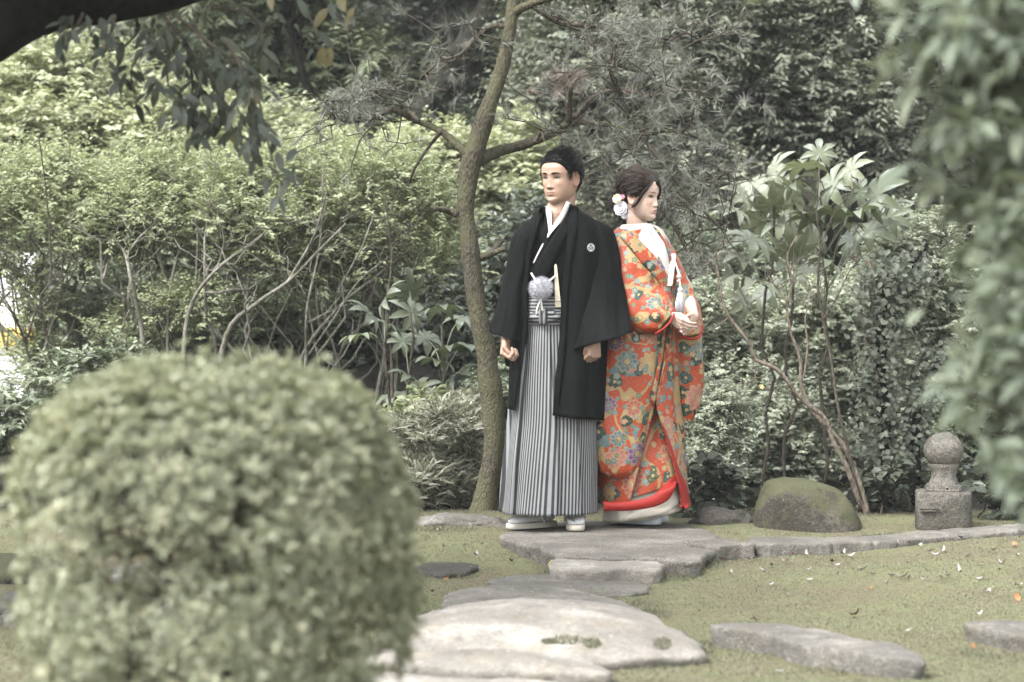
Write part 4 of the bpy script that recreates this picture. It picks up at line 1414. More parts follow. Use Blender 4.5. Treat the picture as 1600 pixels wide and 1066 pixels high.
def limb(lines, name='branch', mt=BARK_PINE):
    m, thin = MB(), MB()
    for pts, r, tuft in lines:
        dy = np.cumsum(rng.normal(0, .05, len(pts)))
        dy -= dy[0]
        P = branch(m if r[0] > 4.5 else thin, pts, [q * S * (1 if r[0] > 4.5 else 1.35) for q in r], 22, 8, .16, YP, list(dy))
        if tuft:
            for i in range(6, 22, 2):
                for _ in range(tuft):
                    e = P[i] + np.array([rng.normal(0, .16), rng.normal(0, .14), rng.normal(.03, .13)])
                    tw_ = wander(P[i], e, 6, .25)
                    thin.tube(tw_, np.linspace(.005, .002, 6), 4)
                    needs.append((e, nrm(e - tw_[-3] + np.array([0, 0, .02]))))
    if m.v:
        m.build(name, mt, pine)
    if thin.v:
        tag(thin.build('twigs', BARK_TWIG, pine), kind='stuff')


limb([([(748, 250), (775, 238), (830, 222), (870, 205), (895, 188)], (12, 9, 7, 6.5), 0), ([(893, 190), (930, 193), (960, 195), (1000, 210), (1050, 205), (1100, 220)], (5, 3, 1.5), 2),
      ([(888, 190), (890, 165), (893, 135), (905, 120)], (4, 2), 0), ([(960, 195), (985, 230), (1000, 260), (990, 300)], (2.6, 1), 2), ([(835, 222), (850, 205), (880, 200)], (2.5, 1), 1)])
limb([([(735, 245), (712, 225), (690, 206), (650, 188), (612, 170)], (9, 6.5, 5, 4.5), 0), ([(655, 190), (630, 165), (600, 140), (570, 150), (530, 160)], (2.5, 1), 3), ([(690, 205), (670, 230), (650, 260), (640, 285)], (2.5, 1), 0), ([(612, 170), (580, 185), (540, 190), (515, 175)], (3, 1), 3)])
limb([([(716, 335), (700, 330), (685, 327), (672, 324)], (6, 4, 3), 0)], 'stub')
limb([([(752, 402), (772, 395), (790, 388)], (7, 5, 4), 0), ([(770, 395), (778, 382), (786, 376)], (4, 3), 0)], 'stub')
limb([([(802, 20), (825, 8), (850, 0), (890, -10)], (8, 6, 4), 0), ([(830, 8), (850, 22), (880, 38), (915, 40), (945, 45), (985, 70), (1030, 75)], (3.5, 2.6, 1.5), 2), ([(915, 40), (925, 70), (950, 95), (990, 110), (1040, 120)], (2.6, 1.5), 2), ([(945, 45), (960, 80), (955, 120), (970, 150)], (2, 1), 2), ([(985, 70), (1030, 60), (1080, 65), (1120, 50)], (2, 1), 2)])
limb([([(800, 45), (770, 40), (745, 60), (720, 85), (690, 95), (660, 120)], (4, 2.5, 1.5), 2)])
limb([([(895, 188), (930, 150), (975, 140), (1020, 150), (1070, 140), (1120, 160)], (3, 2, 1), 2), ([(930, 193), (940, 240), (960, 270), (1010, 300), (1060, 320)], (2.6, 1.2), 2)])
# lower, shaded pine boughs behind the bride
limb([([(1000, 210), (1040, 260), (1070, 300), (1100, 330), (1130, 360)], (2.6, 1.4), 2), ([(1060, 280), (1100, 280), (1140, 270)], (2, 1), 2), ([(1010, 300), (1050, 350), (1075, 400), (1080, 440)], (2.4, 1), 2)])


def tufts(name, sites, mat, n=34, L=.085, W=.0028, spread=.9):
    P = np.repeat(np.array([s[0] for s in sites]), n, 0)
    D = np.repeat(np.array([s[1] for s in sites]), n, 0)
    k = len(P)
    P = P - D * rng.uniform(0, .05, (k, 1))
    A = nrm(D * .8 + rand_dirs(k) * spread)
    leaf_part(name, P, A, rand_dirs(k), L * rng.uniform(.7, 1.2, k), W, mat, pine, T_NEEDLE)


# extra tufts filling the hazy needle masses
for (px, py, rx, ry, k) in ((555, 165, 55, 28, 34), (1000, 110, 130, 80, 75), (1080, 200, 90, 80, 55), (960, 250, 90, 60, 40), (1050, 320, 80, 70, 50), (1085, 420, 45, 60, 24), (1000, 40, 120, 40, 40)):
    for _ in range(k):
        e = at(px + rng.normal(0, .5) * rx, py + rng.normal(0, .5) * ry, YP + rng.uniform(-.35, .5))
        needs.append((e, nrm(rand_dirs(1)[0] + np.array([0, 0, .3])))) if rng.random() < .7 else None
tufts('needles', needs, NEEDLE)
dry = [(at(893 + rng.normal(0, 22), 132 + rng.normal(0, 12), YP + rng.normal(0, .08)), nrm(np.array([rng.normal(0, 1), rng.normal(0, .5), -.1]))) for _ in range(20)]
tufts('dry_needles', dry, NEEDLE_DRY, 30, .085, .003)
# crown of the pine above the view
top = [(np.array([pb[0] + .5 + rng.normal(0, .8), YP + rng.normal(0, .6), 2.85 + rng.uniform(0, 1.0)]), nrm(rand_dirs(1)[0] + np.array([0, 0, .4]))) for _ in range(160)]
tufts('crown_needles', top, NEEDLE, 34)


# ------------------------------------------------------------------ palmate (fatsia) leaves
def palmate_mesh(name, mat, lobes=7, R=.17):
    m = MB()
    V = [(0, 0, 0.0)]
    Fs = []
    for i in range(lobes):
        a = PI * 1.6 * (i / (lobes - 1) - .5) + PI / 2
        ln = R * (1.0 - .28 * abs(i / (lobes - 1) - .5) * 2)
        wid = R * .165
        d = np.array([math.cos(a), math.sin(a)])
        q = np.array([-d[1], d[0]])
        o = len(V)
        for t, w, zz in ((.24, .6, .012), (.55, 1.0, .02), (.80, .68, .008)):
            c = d * ln * t
            for sgn in (-1, 0, 1):
                p = c + q * wid * w * sgn
                V.append((p[0], p[1], zz - (.0 if sgn else .008) - .03 * t * t))
        tip = d * ln
        V.append((tip[0], tip[1], -.045))
        Fs += [(0, o + 2, o + 1), (0, o + 1, o + 0)]
        for r_ in range(2):
            b = o + 3 * r_
            Fs += [(b, b + 1, b + 4, b + 3), (b + 1, b + 2, b + 5, b + 4)]
        b = o + 6
        Fs += [(b, b + 1, o + 9), (b + 1, b + 2, o + 9)]
    m.add(V, Fs)
    return m.mesh(name, mat)


def fatsia(label, Y, leaves, bases, name='palmate_shrub', mat=LEAF_FATSIA, group='shrubs with large palmate leaves', tints=(.2, .45, .65, .9)):
    b = at(bases[0], 500, Y)
    root = empty(name, (b[0], Y, g(b[0], Y)), label, 'shrub', group)
    mes = tint_copies(palmate_mesh('palmate_leaf', mat), tints)
    pet = MB()
    stem_tops = []
    for bx_ in bases:
        x0 = at(bx_, 500, Y)[0]
        near = [l for l in leaves]
        top = min(near, key=lambda l: abs(l[0] - bx_) + l[1] * .2)
        e = at(top[0], top[1] + 25, Y)
        w = wander((x0, Y + rng.normal(0, .06), g(x0, Y) - .02), e, 12, .05)
        m = MB()
        m.tube(w, np.linspace(.011, .006, 12), 7, rough=.1)
        m.build('stem', BARK_TWIG, root)
        stem_tops.append(w)
    for (px, py, size) in leaves:
        p = at(px, py, Y + rng.uniform(-.3, .3))
        w = min(stem_tops, key=lambda w_: min(np.linalg.norm(w_[6:] - p, axis=1)))
        k = 6 + int(np.argmin(np.linalg.norm(w[6:] - p, axis=1)))
        k = max(5, k - 2)
        out = p - w[k]
        out[2] *= .3
        out = nrm(out + rng.normal(0, .06, 3))
        ax = nrm(out * .7 + np.array([0, -.35, .02]))
        nn = np.array([0, -.75, .9]) + rand_dirs(1)[0] * .4
        sc_ = size * Y / F / .33
        pet.tube(spline([w[k], (w[k] + p) / 2 + np.array([0, 0, .05]), p], 7), .003, 4)
        o = place_leaf('leaf', mes[rng.integers(len(mes))], root, p, ax, nn, sc_)
    tag(pet.build('petioles', LEAF_MID, root), kind='stuff')


fatsia('tall palmate leaved shrub right of the bride', 13.0,
       [(1185, 290, 115), (1255, 262, 100), (1235, 310, 105), (1300, 290, 110), (1370, 305, 115), (1300, 335, 110), (1175, 375, 105), (1225, 345, 95), (1360, 360, 110), (1180, 440, 120), (1140, 425, 95), (1215, 405, 100), (1255, 425, 95),
        (1330, 375, 100), (1210, 265, 85), (1330, 265, 80), (1150, 330, 80), (1270, 380, 100), (1390, 340, 80), (1160, 470, 90), (1280, 240, 75), (1205, 320, 90), (1265, 345, 90), (1160, 305, 80), (1345, 330, 95), (1245, 285, 90), (1195, 350, 90), (1395, 320, 70), (1240, 390, 95), (1155, 400, 85), (1195, 460, 95), (1290, 410, 80), (1340, 300, 90), (1320, 350, 85), (1215, 290, 95), (1275, 315, 90)], [1235, 1285, 1200])
fatsia('shaded palmate leaved shrub left of the pine trunk', 12.9,
       [(575, 490, 85), (560, 525, 75), (605, 465, 85), (645, 490, 85), (690, 485, 90), (665, 530, 95), (705, 545, 90), (680, 565, 90), (715, 585, 85), (640, 590, 85), (615, 620, 90), (690, 625, 80), (640, 455, 75), (735, 540, 75), (655, 610, 80), (720, 500, 80), (600, 505, 70), (630, 535, 70)], [650, 690, 615], tints=(.0, .08, .22, .45))

# ------------------------------------------------------------------ twisted bare shrub at the right
TY = 11.85
tb = at(1345, 500, TY)
tsh = empty('twisted_shrub', (tb[0], TY, 0), 'bare twisted shrub with tan crooked stems behind the boulder', 'shrub')
TL = [([(1362, 815), (1345, 790), (1325, 735), (1302, 690), (1290, 655), (1262, 632), (1242, 612), (1225, 588), (1205, 572), (1180, 562), (1170, 535), (1150, 510), (1132, 482), (1124, 440), (1118, 400), (1128, 380)], (7.5, 6.5, 6, 5, 3.6, 2.4)),
      ([(1140, 495), (1120, 510), (1100, 520), (1088, 512)], (2.5, 1.4)), ([(1132, 482), (1115, 470), (1098, 462)], (2, 1)), ([(1122, 430), (1105, 410), (1095, 405)], (1.8, 1)),
      ([(1358, 812), (1345, 760), (1320, 700), (1295, 670), (1268, 640), (1252, 600), (1250, 560), (1236, 520), (1230, 480), (1238, 440), (1230, 400), (1245, 370)], (6.5, 6, 5, 4, 3, 2)),
      ([(1256, 590), (1262, 540), (1258, 500), (1266, 450), (1255, 430)], (3, 2, 1.2)), ([(1175, 560), (1180, 590), (1160, 600)], (1.6, .8)),
      ([(1345, 800), (1330, 720), (1310, 640), (1298, 560), (1286, 500), (1278, 440), (1282, 380), (1276, 320), (1300, 290)], (5, 4, 3.4, 2.6, 1.8)),
      ([(1286, 500), (1310, 460), (1330, 420), (1360, 390)], (2.2, 1)), ([(1232, 480), (1215, 450), (1205, 440)], (1.5, .8)), ([(1278, 400), (1300, 340), (1330, 300), (1360, 270)], (1.6, .8))]
for i, (pl, r) in enumerate(TL):
    m = MB()
    dy = np.cumsum(rng.normal(0, .02, len(pl)))
    P = branch(m, pl, [.62 * q * TY / F for q in r], 36, 8, .18, TY, list(dy))
    for k in rng.integers(16, 36, 6):
        e = P[k] + np.array([rng.normal(0, .07), rng.normal(0, .05), rng.uniform(-.02, .1)])
        m.tube(wander(P[k], e, 6, .25), np.linspace(.003, .0012, 6), 4)
    m.build('stem', BARK_TAN if i not in (7, 8, 10) else BARK_TWIG, tsh)

# ------------------------------------------------------------------ ivy covered stem
iv = at(1385, 500, 12.15)
ivy = empty('ivy_tree', (iv[0], 12.15, 0), 'thin tree wrapped in dark ivy left of the carved stone post', 'tree')
m = MB()
P1 = branch(m, [(1392, 825), (1385, 740), (1380, 640), (1376, 540), (1380, 470), (1395, 440), (1420, 420), (1450, 380)], [q * 12.15 / F for q in (12, 10, 8, 5, 3)], 40, 10, .12, 12.15)
m.build('trunk', BARK_DARK, ivy)
m = MB()
P2 = branch(m, [(1425, 825), (1432, 760), (1430, 690), (1438, 620), (1470, 560)], [q * 12.15 / F for q in (11, 9, 7, 4)], 30, 10, .12, 12.15)
m.build('trunk', BARK_DARK, ivy)
m = MB()
for pl in ([(1376, 600), (1350, 520), (1345, 450), (1370, 430)], [(1380, 500), (1365, 480), (1380, 440), (1420, 430)]):
    branch(m, pl, [q * 12.15 / F for q in (2.5, 1.2)], 20, 6, .1, 12.1)
m.build('vine', BARK_TWIG, ivy)
n = 3400
k = rng.integers(0, 34, n)
P = P1[k] + rng.normal(0, 1, (n, 3)) * np.array([.075, .085, .05])
k2 = rng.random(n) < .25
P[k2] = P2[np.clip(k[k2], 0, 29)] + rng.normal(0, 1, (k2.sum(), 3)) * np.array([.06, .07, .05])
P = P[P[:, 2] > .0]
n = len(P)
leaf_part('ivy', P, rand_dirs(n) + np.array([0, -.3, -.6]), np.array([0, -.8, .5]) + rand_dirs(n) * .5, .034 * rng.uniform(.6, 1.3, n), .028, IVY, ivy, T_LEAF6)

# a dead branch poking up right of the twisted shrub
m = MB()
branch(m, [(1368, 470), (1364, 430), (1356, 405)], [q * 12.3 / F for q in (3, 4, 3)], 10, 7, .15, 12.3)
b_ = at(1368, 470, 12.3)
P = spline([(b_[0] + .02, 12.32, -.03), (b_[0] + .03, 12.3, .6), tuple(b_)], 14)
m.tube(P, .011, 7)
tag(m.build('dead_stick', BARK_TAN, None, (b_[0], 12.3, 0)), 'broken tan stick standing up behind the ivy covered stem', 'stick')

# ------------------------------------------------------------------ white building glimpsed at the far left
WY = 21.0
w0, w1 = at(-120, 590, WY), at(56, 380, WY)
house = empty('white_building', ((w0[0] + w1[0]) / 2, WY, g(w0[0], WY)), 'white building with a yellow band glimpsed through the left thicket', 'building')
m = MB()
zb, zt_ = g(w0[0], WY) - .2, at(0, 395, WY)[2]
m.box(((w0[0] + w1[0]) / 2, WY + 1.0, (zb + zt_) / 2), ((w1[0] - w0[0]) / 2, 1.0, (zt_ - zb) / 2))
m.build('wall', WHITE_PAINT, house, smooth=False)
m = MB()
y0, y1 = at(0, 541, WY)[2], at(0, 512, WY)[2]
m.box(((w0[0] + w1[0]) / 2, WY - .06, (y0 + y1) / 2), ((w1[0] - w0[0]) / 2 + .02, .05, (y1 - y0) / 2))
m.build('yellow_band', YELLOW_PAINT, house, smooth=False)
m = MB()
for i in range(26):
    x = w0[0] + (w1[0] - w0[0]) * i / 25
    m.box((x, WY - .3, (zb + at(0, 556, WY)[2]) / 2), (.012, .012, (at(0, 556, WY)[2] - zb) / 2))
for py in (588, 572, 557):
    m.box(((w0[0] + w1[0]) / 2, WY - .325, at(0, py, WY)[2]), ((w1[0] - w0[0]) / 2, .01, .012))
m.build('lattice', WHITE_PAINT, house, smooth=False)
# ================================================================== people
def remesh(mb, voxel, smooth=2, dec=None):
    me = mb.mesh('tmp', [])
    o = bpy.data.objects.new('tmp', me)
    COL.objects.link(o)
    r = o.modifiers.new('r', 'REMESH')
    r.mode = 'VOXEL'
    r.voxel_size = voxel
    if smooth:
        s = o.modifiers.new('s', 'SMOOTH')
        s.factor = .5
        s.iterations = smooth
    if dec:
        d = o.modifiers.new('d', 'DECIMATE')
        d.ratio = dec
    dg = bpy.context.evaluated_depsgraph_get()
    e = o.evaluated_get(dg)
    m2 = e.to_mesh()
    n = len(m2.vertices)
    V = np.zeros(n * 3, np.float32)
    m2.vertices.foreach_get('co', V)
    Fs = [tuple(p.vertices) for p in m2.polygons]
    e.to_mesh_clear()
    bpy.data.objects.remove(o)
    bpy.data.meshes.remove(me)
    return V.reshape(-1, 3).astype(float), Fs


def capsule(m, p0, p1, r0, r1, n=3, sides=12):
    p0, p1 = np.asarray(p0, float), np.asarray(p1, float)
    t = np.linspace(0, 1, n)[:, None]
    m.tube(p0 * (1 - t) + p1 * t, np.linspace(r0, r1, n), sides)
    m.ball(p0, r0, sides, 8)
    m.ball(p1, r1, sides, 8)


def hand(m, w, d, s, curl=(70, 80, 50), thumb=.5, k=1.0, spread=0.0):
    """w wrist, d towards the fingers, s towards the thumb; fingers curl to the palm side"""
    w = np.asarray(w, float)
    d = nrm(d)
    s = nrm(np.asarray(s, float) - d * np.dot(s, d))
    return hand_p(m, w, d, s, np.cross(d, s), curl, thumb, k, spread)


def hand_p(m, w, d, s, p, curl, thumb, k, spread):
    W = lambda a, b, c: w + (d * a + s * b + p * c) * k
    # palm
    for b, r in ((.028, .0125), (.010, .0135), (-.010, .0130), (-.027, .0115)):
        capsule(m, W(.004, b * .55, 0), W(.082 - abs(b) * .25, b, 0), r * 1.1 * k, r * k)
    capsule(m, W(.03, .01, .006), W(.06, -.015, .006), .014 * k, .013 * k)
    for b, L0, r in ((.029, .043, .0088), (.0098, .048, .0092), (-.0100, .045, .0088), (-.0285, .036, .0078)):
        q = W(.082 - abs(b) * .25, b, 0)
        a = 0.0
        for L, c, rr in ((L0, curl[0], 1.0), (L0 * .62, curl[1], .92), (L0 * .5, curl[2], .82)):
            a += math.radians(c)
            e = q + (d * math.cos(a) + p * math.sin(a) + s * (spread * b * 8)) * L * k
            capsule(m, q, e, r * rr * k, r * rr * .93 * k)
            q = e
    # thumb
    t0 = W(.018, .024, .004)
    t1 = W(.050, .041, .014)
    t2 = W(.050 + .034 * (1 - thumb * .4), .044 - .016 * thumb, .016 + .022 * thumb)
    t3 = t2 + (d * (.026 * (1 - thumb * .3)) - s * (.016 * thumb) + p * (.008 * thumb)) * k
    capsule(m, t0, t1, .0135 * k, .0118 * k)
    capsule(m, t1, t2, .0112 * k, .0102 * k)
    capsule(m, t2, t3, .0100 * k, .0082 * k)


# ------------------------------------------------------------------ head
def pro(tab, z):
    tab = np.asarray(tab, float)
    return np.interp(z, tab[:, 0], tab[:, 1])


HW = [(-.119, .004), (-.116, .016), (-.108, .029), (-.095, .045), (-.078, .056), (-.055, .0632), (-.03, .0675), (0, .0695), (.03, .0735), (.06, .0725), (.085, .061), (.103, .041), (.113, .022), (.1175, .004)]
HF = [(-.119, -.060), (-.116, -.070), (-.108, -.078), (-.095, -.081), (-.08, -.079), (-.065, -.081), (-.045, -.081), (-.02, -.081), (.005, -.083), (.025, -.088), (.05, -.088), (.075, -.075), (.095, -.05), (.11, -.016), (.1175, .008)]
HB = [(-.119, -.045), (-.11, -.02), (-.095, .01), (-.078, .04), (-.055, .068), (-.03, .086), (0, .097), (.03, .100), (.06, .092), (.085, .070), (.105, .038), (.1175, .014)]


def head_point(a, z, fem):
    """a: angle round the head, 0 = +x, -90 deg = face"""
    w, f, b = pro(HW, z), pro(HF, z), pro(HB, z)
    if not fem:
        w *= 1.095
    if fem:
        w *= .97 - .05 * float(sstep(-.03, -.1, z))
    c, s = math.cos(a), math.sin(a)
    n = 2.25
    rx = math.copysign(abs(c) ** (2 / n), c) * w
    yc = -.005
    ry = math.copysign(abs(s) ** (2 / n), s)
    y = yc + (ry * (yc - f) if s < 0 else ry * (b - yc))
    return rx, y


def face_bump(x, z, fem):
    G = lambda v, c, w: math.exp(-((v - c) / w) ** 2)
    o = 0.0
    # nose
    t = np.clip((.018 - z) / .056, 0, 1)
    nose = (.003 + .0158 * t ** 1.25) * (1 if not fem else .86)
    cut = float(sstep(-.0485, -.041, z)) * float(sstep(.034, .012, z))
    o += nose * cut * G(x, 0, .0075 + .0045 * t)
    o += .0065 * (G(x, .0125, .0065) + G(x, -.0125, .0065)) * G(z, -.0405, .0065)
    # eyes, brow, cheeks
    o -= .0075 * (G(x, .031, .016) + G(x, -.031, .016)) * G(z, .001, .011)
    o += (.0028 if not fem else .001) * (G(x, .028, .022) + G(x, -.028, .022)) * G(z, .022, .007)
    o += .0022 * (G(x, .031, .013) + G(x, -.031, .013)) * G(z, .002, .006)
    o += .0035 * (G(x, .040, .016) + G(x, -.040, .016)) * G(z, -.026, .014)
    # mouth
    o += .0055 * G(x, 0, .024) * G(z, -.066, .016)
    o += .0032 * G(x, 0, .017) * G(z, -.0615, .0042)
    o += .0042 * G(x, 0, .015) * G(z, -.0735, .0046)
    o -= .0040 * G(x, 0, .020) * G(z, -.0672, .0017)
    o -= .0035 * G(x, 0, .018) * G(z, -.084, .005)
    o += .0050 * G(x, 0, .017) * G(z, -.1, .009)
    return o


def head_grid(fem, NZ=90, NA=112):
    zs = -.119 + (.1175 + .119) * (np.linspace(0, 1, NZ))
    # more rings through the face
    P = np.zeros((NZ, NA, 3))
    for i, z in enumerate(zs):
        for j in range(NA):
            a = -PI / 2 + 2 * PI * j / NA + .5 * math.sin(2 * PI * j / NA) * .0
            x, y = head_point(a, z, fem)
            if y < -.02:
                y -= face_bump(x, z, fem)
            P[i, j] = (x, y, z)
    return P


def add_ear(m, sx):
    c = np.array([sx * .0705, .012, -.012])
    rows = []
    for u, (ry, rz, ox) in enumerate(((.012, .022, -.004), (.0165, .029, .004), (.018, .0315, .010), (.0155, .0285, .0125), (.010, .020, .008), (.004, .010, .006))):
        rows.append([c + np.array([sx * (ox + .35 * (.0 + ry * math.cos(t))), ry * math.cos(t) + .004 * math.sin(t), rz * math.sin(t) - (.004 if math.sin(t) < 0 else 0) * 0 + .003]) for t in np.linspace(0, 2 * PI, 18, endpoint=False)])
    if sx < 0:
        rows = [r[::-1] for r in rows]
    m.grid(np.array(rows), True, cap0=True, cap1=True)


class Frame:
    def __init__(s, pos, yaw, pitch=0.0, roll=0.0, k=1.0):
        s.R = np.array(Matrix.Rotation(math.radians(yaw), 3, 'Z') @ Matrix.Rotation(math.radians(pitch), 3, 'X') @ Matrix.Rotation(math.radians(roll), 3, 'Y')) * k
        s.p = np.asarray(pos, float)

    def __call__(s, q):
        return np.asarray(q, float) @ s.R.T + s.p

    def inv(s, q):
        return (np.asarray(q, float) - s.p) @ np.linalg.inv(s.R).T

    def vec(s, v):
        return np.asarray(v, float) @ s.R.T


def make_body(root, fr, fem, skin, skeleton, hands, voxel=.0026):
    """head, neck, trunk, arms, hands and legs as one surface"""
    m = MB()
    hg = head_grid(fem)
    m.grid(fr(hg.reshape(-1, 3)).reshape(hg.shape), True, cap0=True, cap1=True)
    for sx in (-1, 1):
        e = MB()
        add_ear(e, sx)
        m.add(fr(np.array(e.v)), e.f)
    for p0, p1, r0, r1 in skeleton:
        capsule(m, p0, p1, r0, r1, 4, 16)
    for h in hands:
        hand_p(m, *h)
    V, Fs = remesh(m, voxel, 2, .12)
    b = MB()
    b.add(V, Fs)
    o = b.build('body', skin, root)
    L = fr.inv(V)
    G = lambda v, c, w: np.exp(-((v - c) / w) ** 2)
    front = (L[:, 1] < -.06) & (L[:, 2] < .1) & (L[:, 2] > -.12)
    x, z = L[:, 0], L[:, 2]
    hw = .0235 if not fem else .020
    ul = np.clip(1 - np.abs(x) / hw, 0, 1) ** .6 * .0075
    lo = np.clip(1 - (np.abs(x) / (hw * .85)) ** 2, 0, 1) * .0105
    lip = np.where(z > -.0672, sstep(1.15, .8, (z + .0672) / np.maximum(ul, 1e-5)), sstep(1.15, .8, (-.0672 - z) / np.maximum(lo, 1e-5)))
    lip = np.where(front & (np.abs(x) < hw), lip, 0)
    bl = np.where(front, (.55 if fem else .25) * (G(x, .042, .018) + G(x, -.042, .018)) * G(z, -.028, .018), 0) + .5 * np.where((np.abs(x) > .07) & (np.abs(z) < .05) & (np.abs(L[:, 1]) < .05), 1, 0)
    for nme, val in (('lip', lip * (.9 if fem else .55)), ('blush', bl)):
        a = o.data.attributes.new(nme, 'FLOAT', 'POINT')
        a.data.foreach_set('value', val.astype(np.float32))
    return o, BVHTree.FromPolygons([tuple(q) for q in V], Fs)


def on_face(fr, bvh, x, z, off):
    o = fr((x, -.16, z))
    d = fr.vec((0, 1, 0))
    h = bvh.ray_cast(Vector(o), Vector(nrm(d)), .2)
    if h[0] is None:
        return fr((x, -.08, z))
    return np.array(h[0]) - nrm(d) * off


def patch(m, fr, bvh, rows, off, mat=0):
    """rows of (x, z) points laid on the face"""
    m.grid(np.array([[on_face(fr, bvh, x, z, off) for x, z in r] for r in rows]), mat=mat)


def make_face(body, fr, bvh, fem, brow_mat):
    for sx in (-1, 1):
        m = MB()
        ex, ez = sx * .0315, .0015
        hw_, up_, dn_ = (.0148, .0036, .0026) if not fem else (.0148, .0056, .0036)
        rows = []
        for v in np.linspace(-1, 1, 7):
            r = []
            for u in np.linspace(-1, 1, 13):
                h = (1 - abs(u) ** 2.2)
                z = ez + u * sx * .0014 + (v * up_ * h if v > 0 else v * dn_ * h)
                r.append((ex + u * hw_, z))
            rows.append(r)
        patch(m, fr, bvh, rows, .0010)
        # iris
        ir = MB()
        rows = []
        gx = ex + (.0 if not fem else .002)
        for v in np.linspace(-1, 1, 7):
            rows.append([(gx + u * .0060 * math.sqrt(max(0, 1 - (v * .98) ** 2)), ez + .0005 + v * (up_ * .93 if v > 0 else dn_ * .95)) for u in np.linspace(-1, 1, 7)])
        patch(ir, fr, bvh, rows, .0017)
        # upper lid line and lower line
        ls = MB()
        up_pts = [on_face(fr, bvh, ex + u * hw_ * 1.04, ez + u * sx * .0016 + up_ * (1 - abs(u) ** 2.2) + .0003, .0016) for u in np.linspace(-1, 1, 11)]
        ls.tube(up_pts, [.0007 + (.0009 if fem else .0007) * (1 - abs(u)) + (.0006 if u * sx > .3 else 0) for u in np.linspace(-1, 1, 11)], 6)
        # lid fold
        lf = [on_face(fr, bvh, ex + u * hw_ * 1.05, ez + u * sx * .002 + up_ * 1.0 + .0032 * (1 - abs(u) ** 2) + .001, .0002) for u in np.linspace(-1, 1, 9)]
        ls.tube(lf, .0004, 5)
        m.build('eye', EYE_WHITE, body)
        ir.build('iris', EYE_DARK, body)
        ls.build('eyelash', EYE_DARK, body)
        # eyebrow
        b = MB()
        t_ = .0040 if not fem else .0018
        rows = []
        for v in np.linspace(-1, 1, 4):
            r = []
            for u in np.linspace(0, 1, 10):
                x = sx * (.013 + u * .037)
                zc = .0215 + (.0035 if not fem else .0045) * math.sin(u * PI * .8) - (.002 if not fem else .0005) * u
                wd = t_ * (1 - u ** 3 * .8) * (.75 + .25 * min(1, u * 5))
                r.append((x, zc + v * wd))
            rows.append(r)
        patch(b, fr, bvh, rows, .0013)
        b.build('eyebrow', brow_mat, body)
    # nostrils and mouth line
    n = MB()
    for sx in (-1, 1):
        P = [on_face(fr, bvh, sx * (.004 + .007 * t), -.0455 + .0012 * math.sin(t * PI), .0004) for t in np.linspace(0, 1, 5)]
        n.tube(P, [.0006, .0012, .0014, .0011, .0005], 6)
    n.build('nostril', EYE_DARK if not fem else BARK_TAN, body)
    q = MB()
    hw = .0225 if not fem else .019
    q.tube([on_face(fr, bvh, u * hw, -.0674 + .0008 * math.cos(u * 5) - (.0006 if not fem else -.0006) * abs(u), .0004) for u in np.linspace(-1, 1, 13)], [.0004 + .0006 * (1 - abs(u)) for u in np.linspace(-1, 1, 13)], 5)
    q.build('mouth_line', m_plain('mouth_shade', (.16, .05, .04), .6), body)


# ------------------------------------------------------------------ cloth
def loft(m, st, Y0, M, N, fold=None, open_=False, uv='m', mat=0, ucount=1.0, cap1=False, inset=0.0, voff=0.0, uoff=0.0):
    S_ = spline(st, M)
    ncol = S_.shape[1]
    P = np.zeros((M, N, 3))
    UV = np.zeros((M, N, 2))
    vlen = 0.0
    lastC = None
    for i, r in enumerate(S_):
        t = i / (M - 1)
        cy, d, n = r[4], max(r[5], .004) - inset, max(r[6], 1.4)
        A, B = at(r[0], r[1], Y0 + cy), at(r[2], r[3], Y0 + cy)
        C = (A + B) / 2
        U = (B - A) / 2
        U = U * max(0.05, 1 - inset / np.linalg.norm(U))
        if lastC is not None:
            vlen += np.linalg.norm(C - lastC)
        lastC = C
        if open_:
            f = []
            for q, sg in ((r[8], 1), (r[7], -1)):
                c = np.clip((q - (r[0] + r[2]) / 2) / ((r[2] - r[0]) / 2), -.985, .985)
                f.append(-math.acos(math.copysign(abs(c) ** (n / 2), c)))
            a0, a1 = f[0], f[1] + 2 * PI
            # parameter eased so corners get points
            ang = [a0 + (a1 - a0) * j / (N - 1) for j in range(N)]
        else:
            ang = [PI / 2 + 2 * PI * j / N for j in range(N)]
        un = U / np.linalg.norm(U)
        L = 0.0
        for j, a in enumerate(ang):
            c, s = math.cos(a), math.sin(a)
            q = C + U * math.copysign(abs(c) ** (2 / n), c) + np.array([0, d * math.copysign(abs(s) ** (2 / n), s), 0])
            if fold:
                q = q + (un * c + np.array([0, s, 0])) * fold(a, t, q)
            P[i, j] = q
            if j:
                L += np.linalg.norm(P[i, j] - P[i, j - 1])
            UV[i, j] = (L, 0)
        if uv == 'm':
            UV[i, :, 0] = UV[i, :, 0] - L / 2 + uoff
            UV[i, :, 1] = -vlen + voff
        else:
            UV[i, :, 0] = np.arange(N) / N * ucount
            UV[i, :, 1] = (vlen) * 1.0
    m.grid(P, not open_, UV, mat, cap1=cap1)
    return P


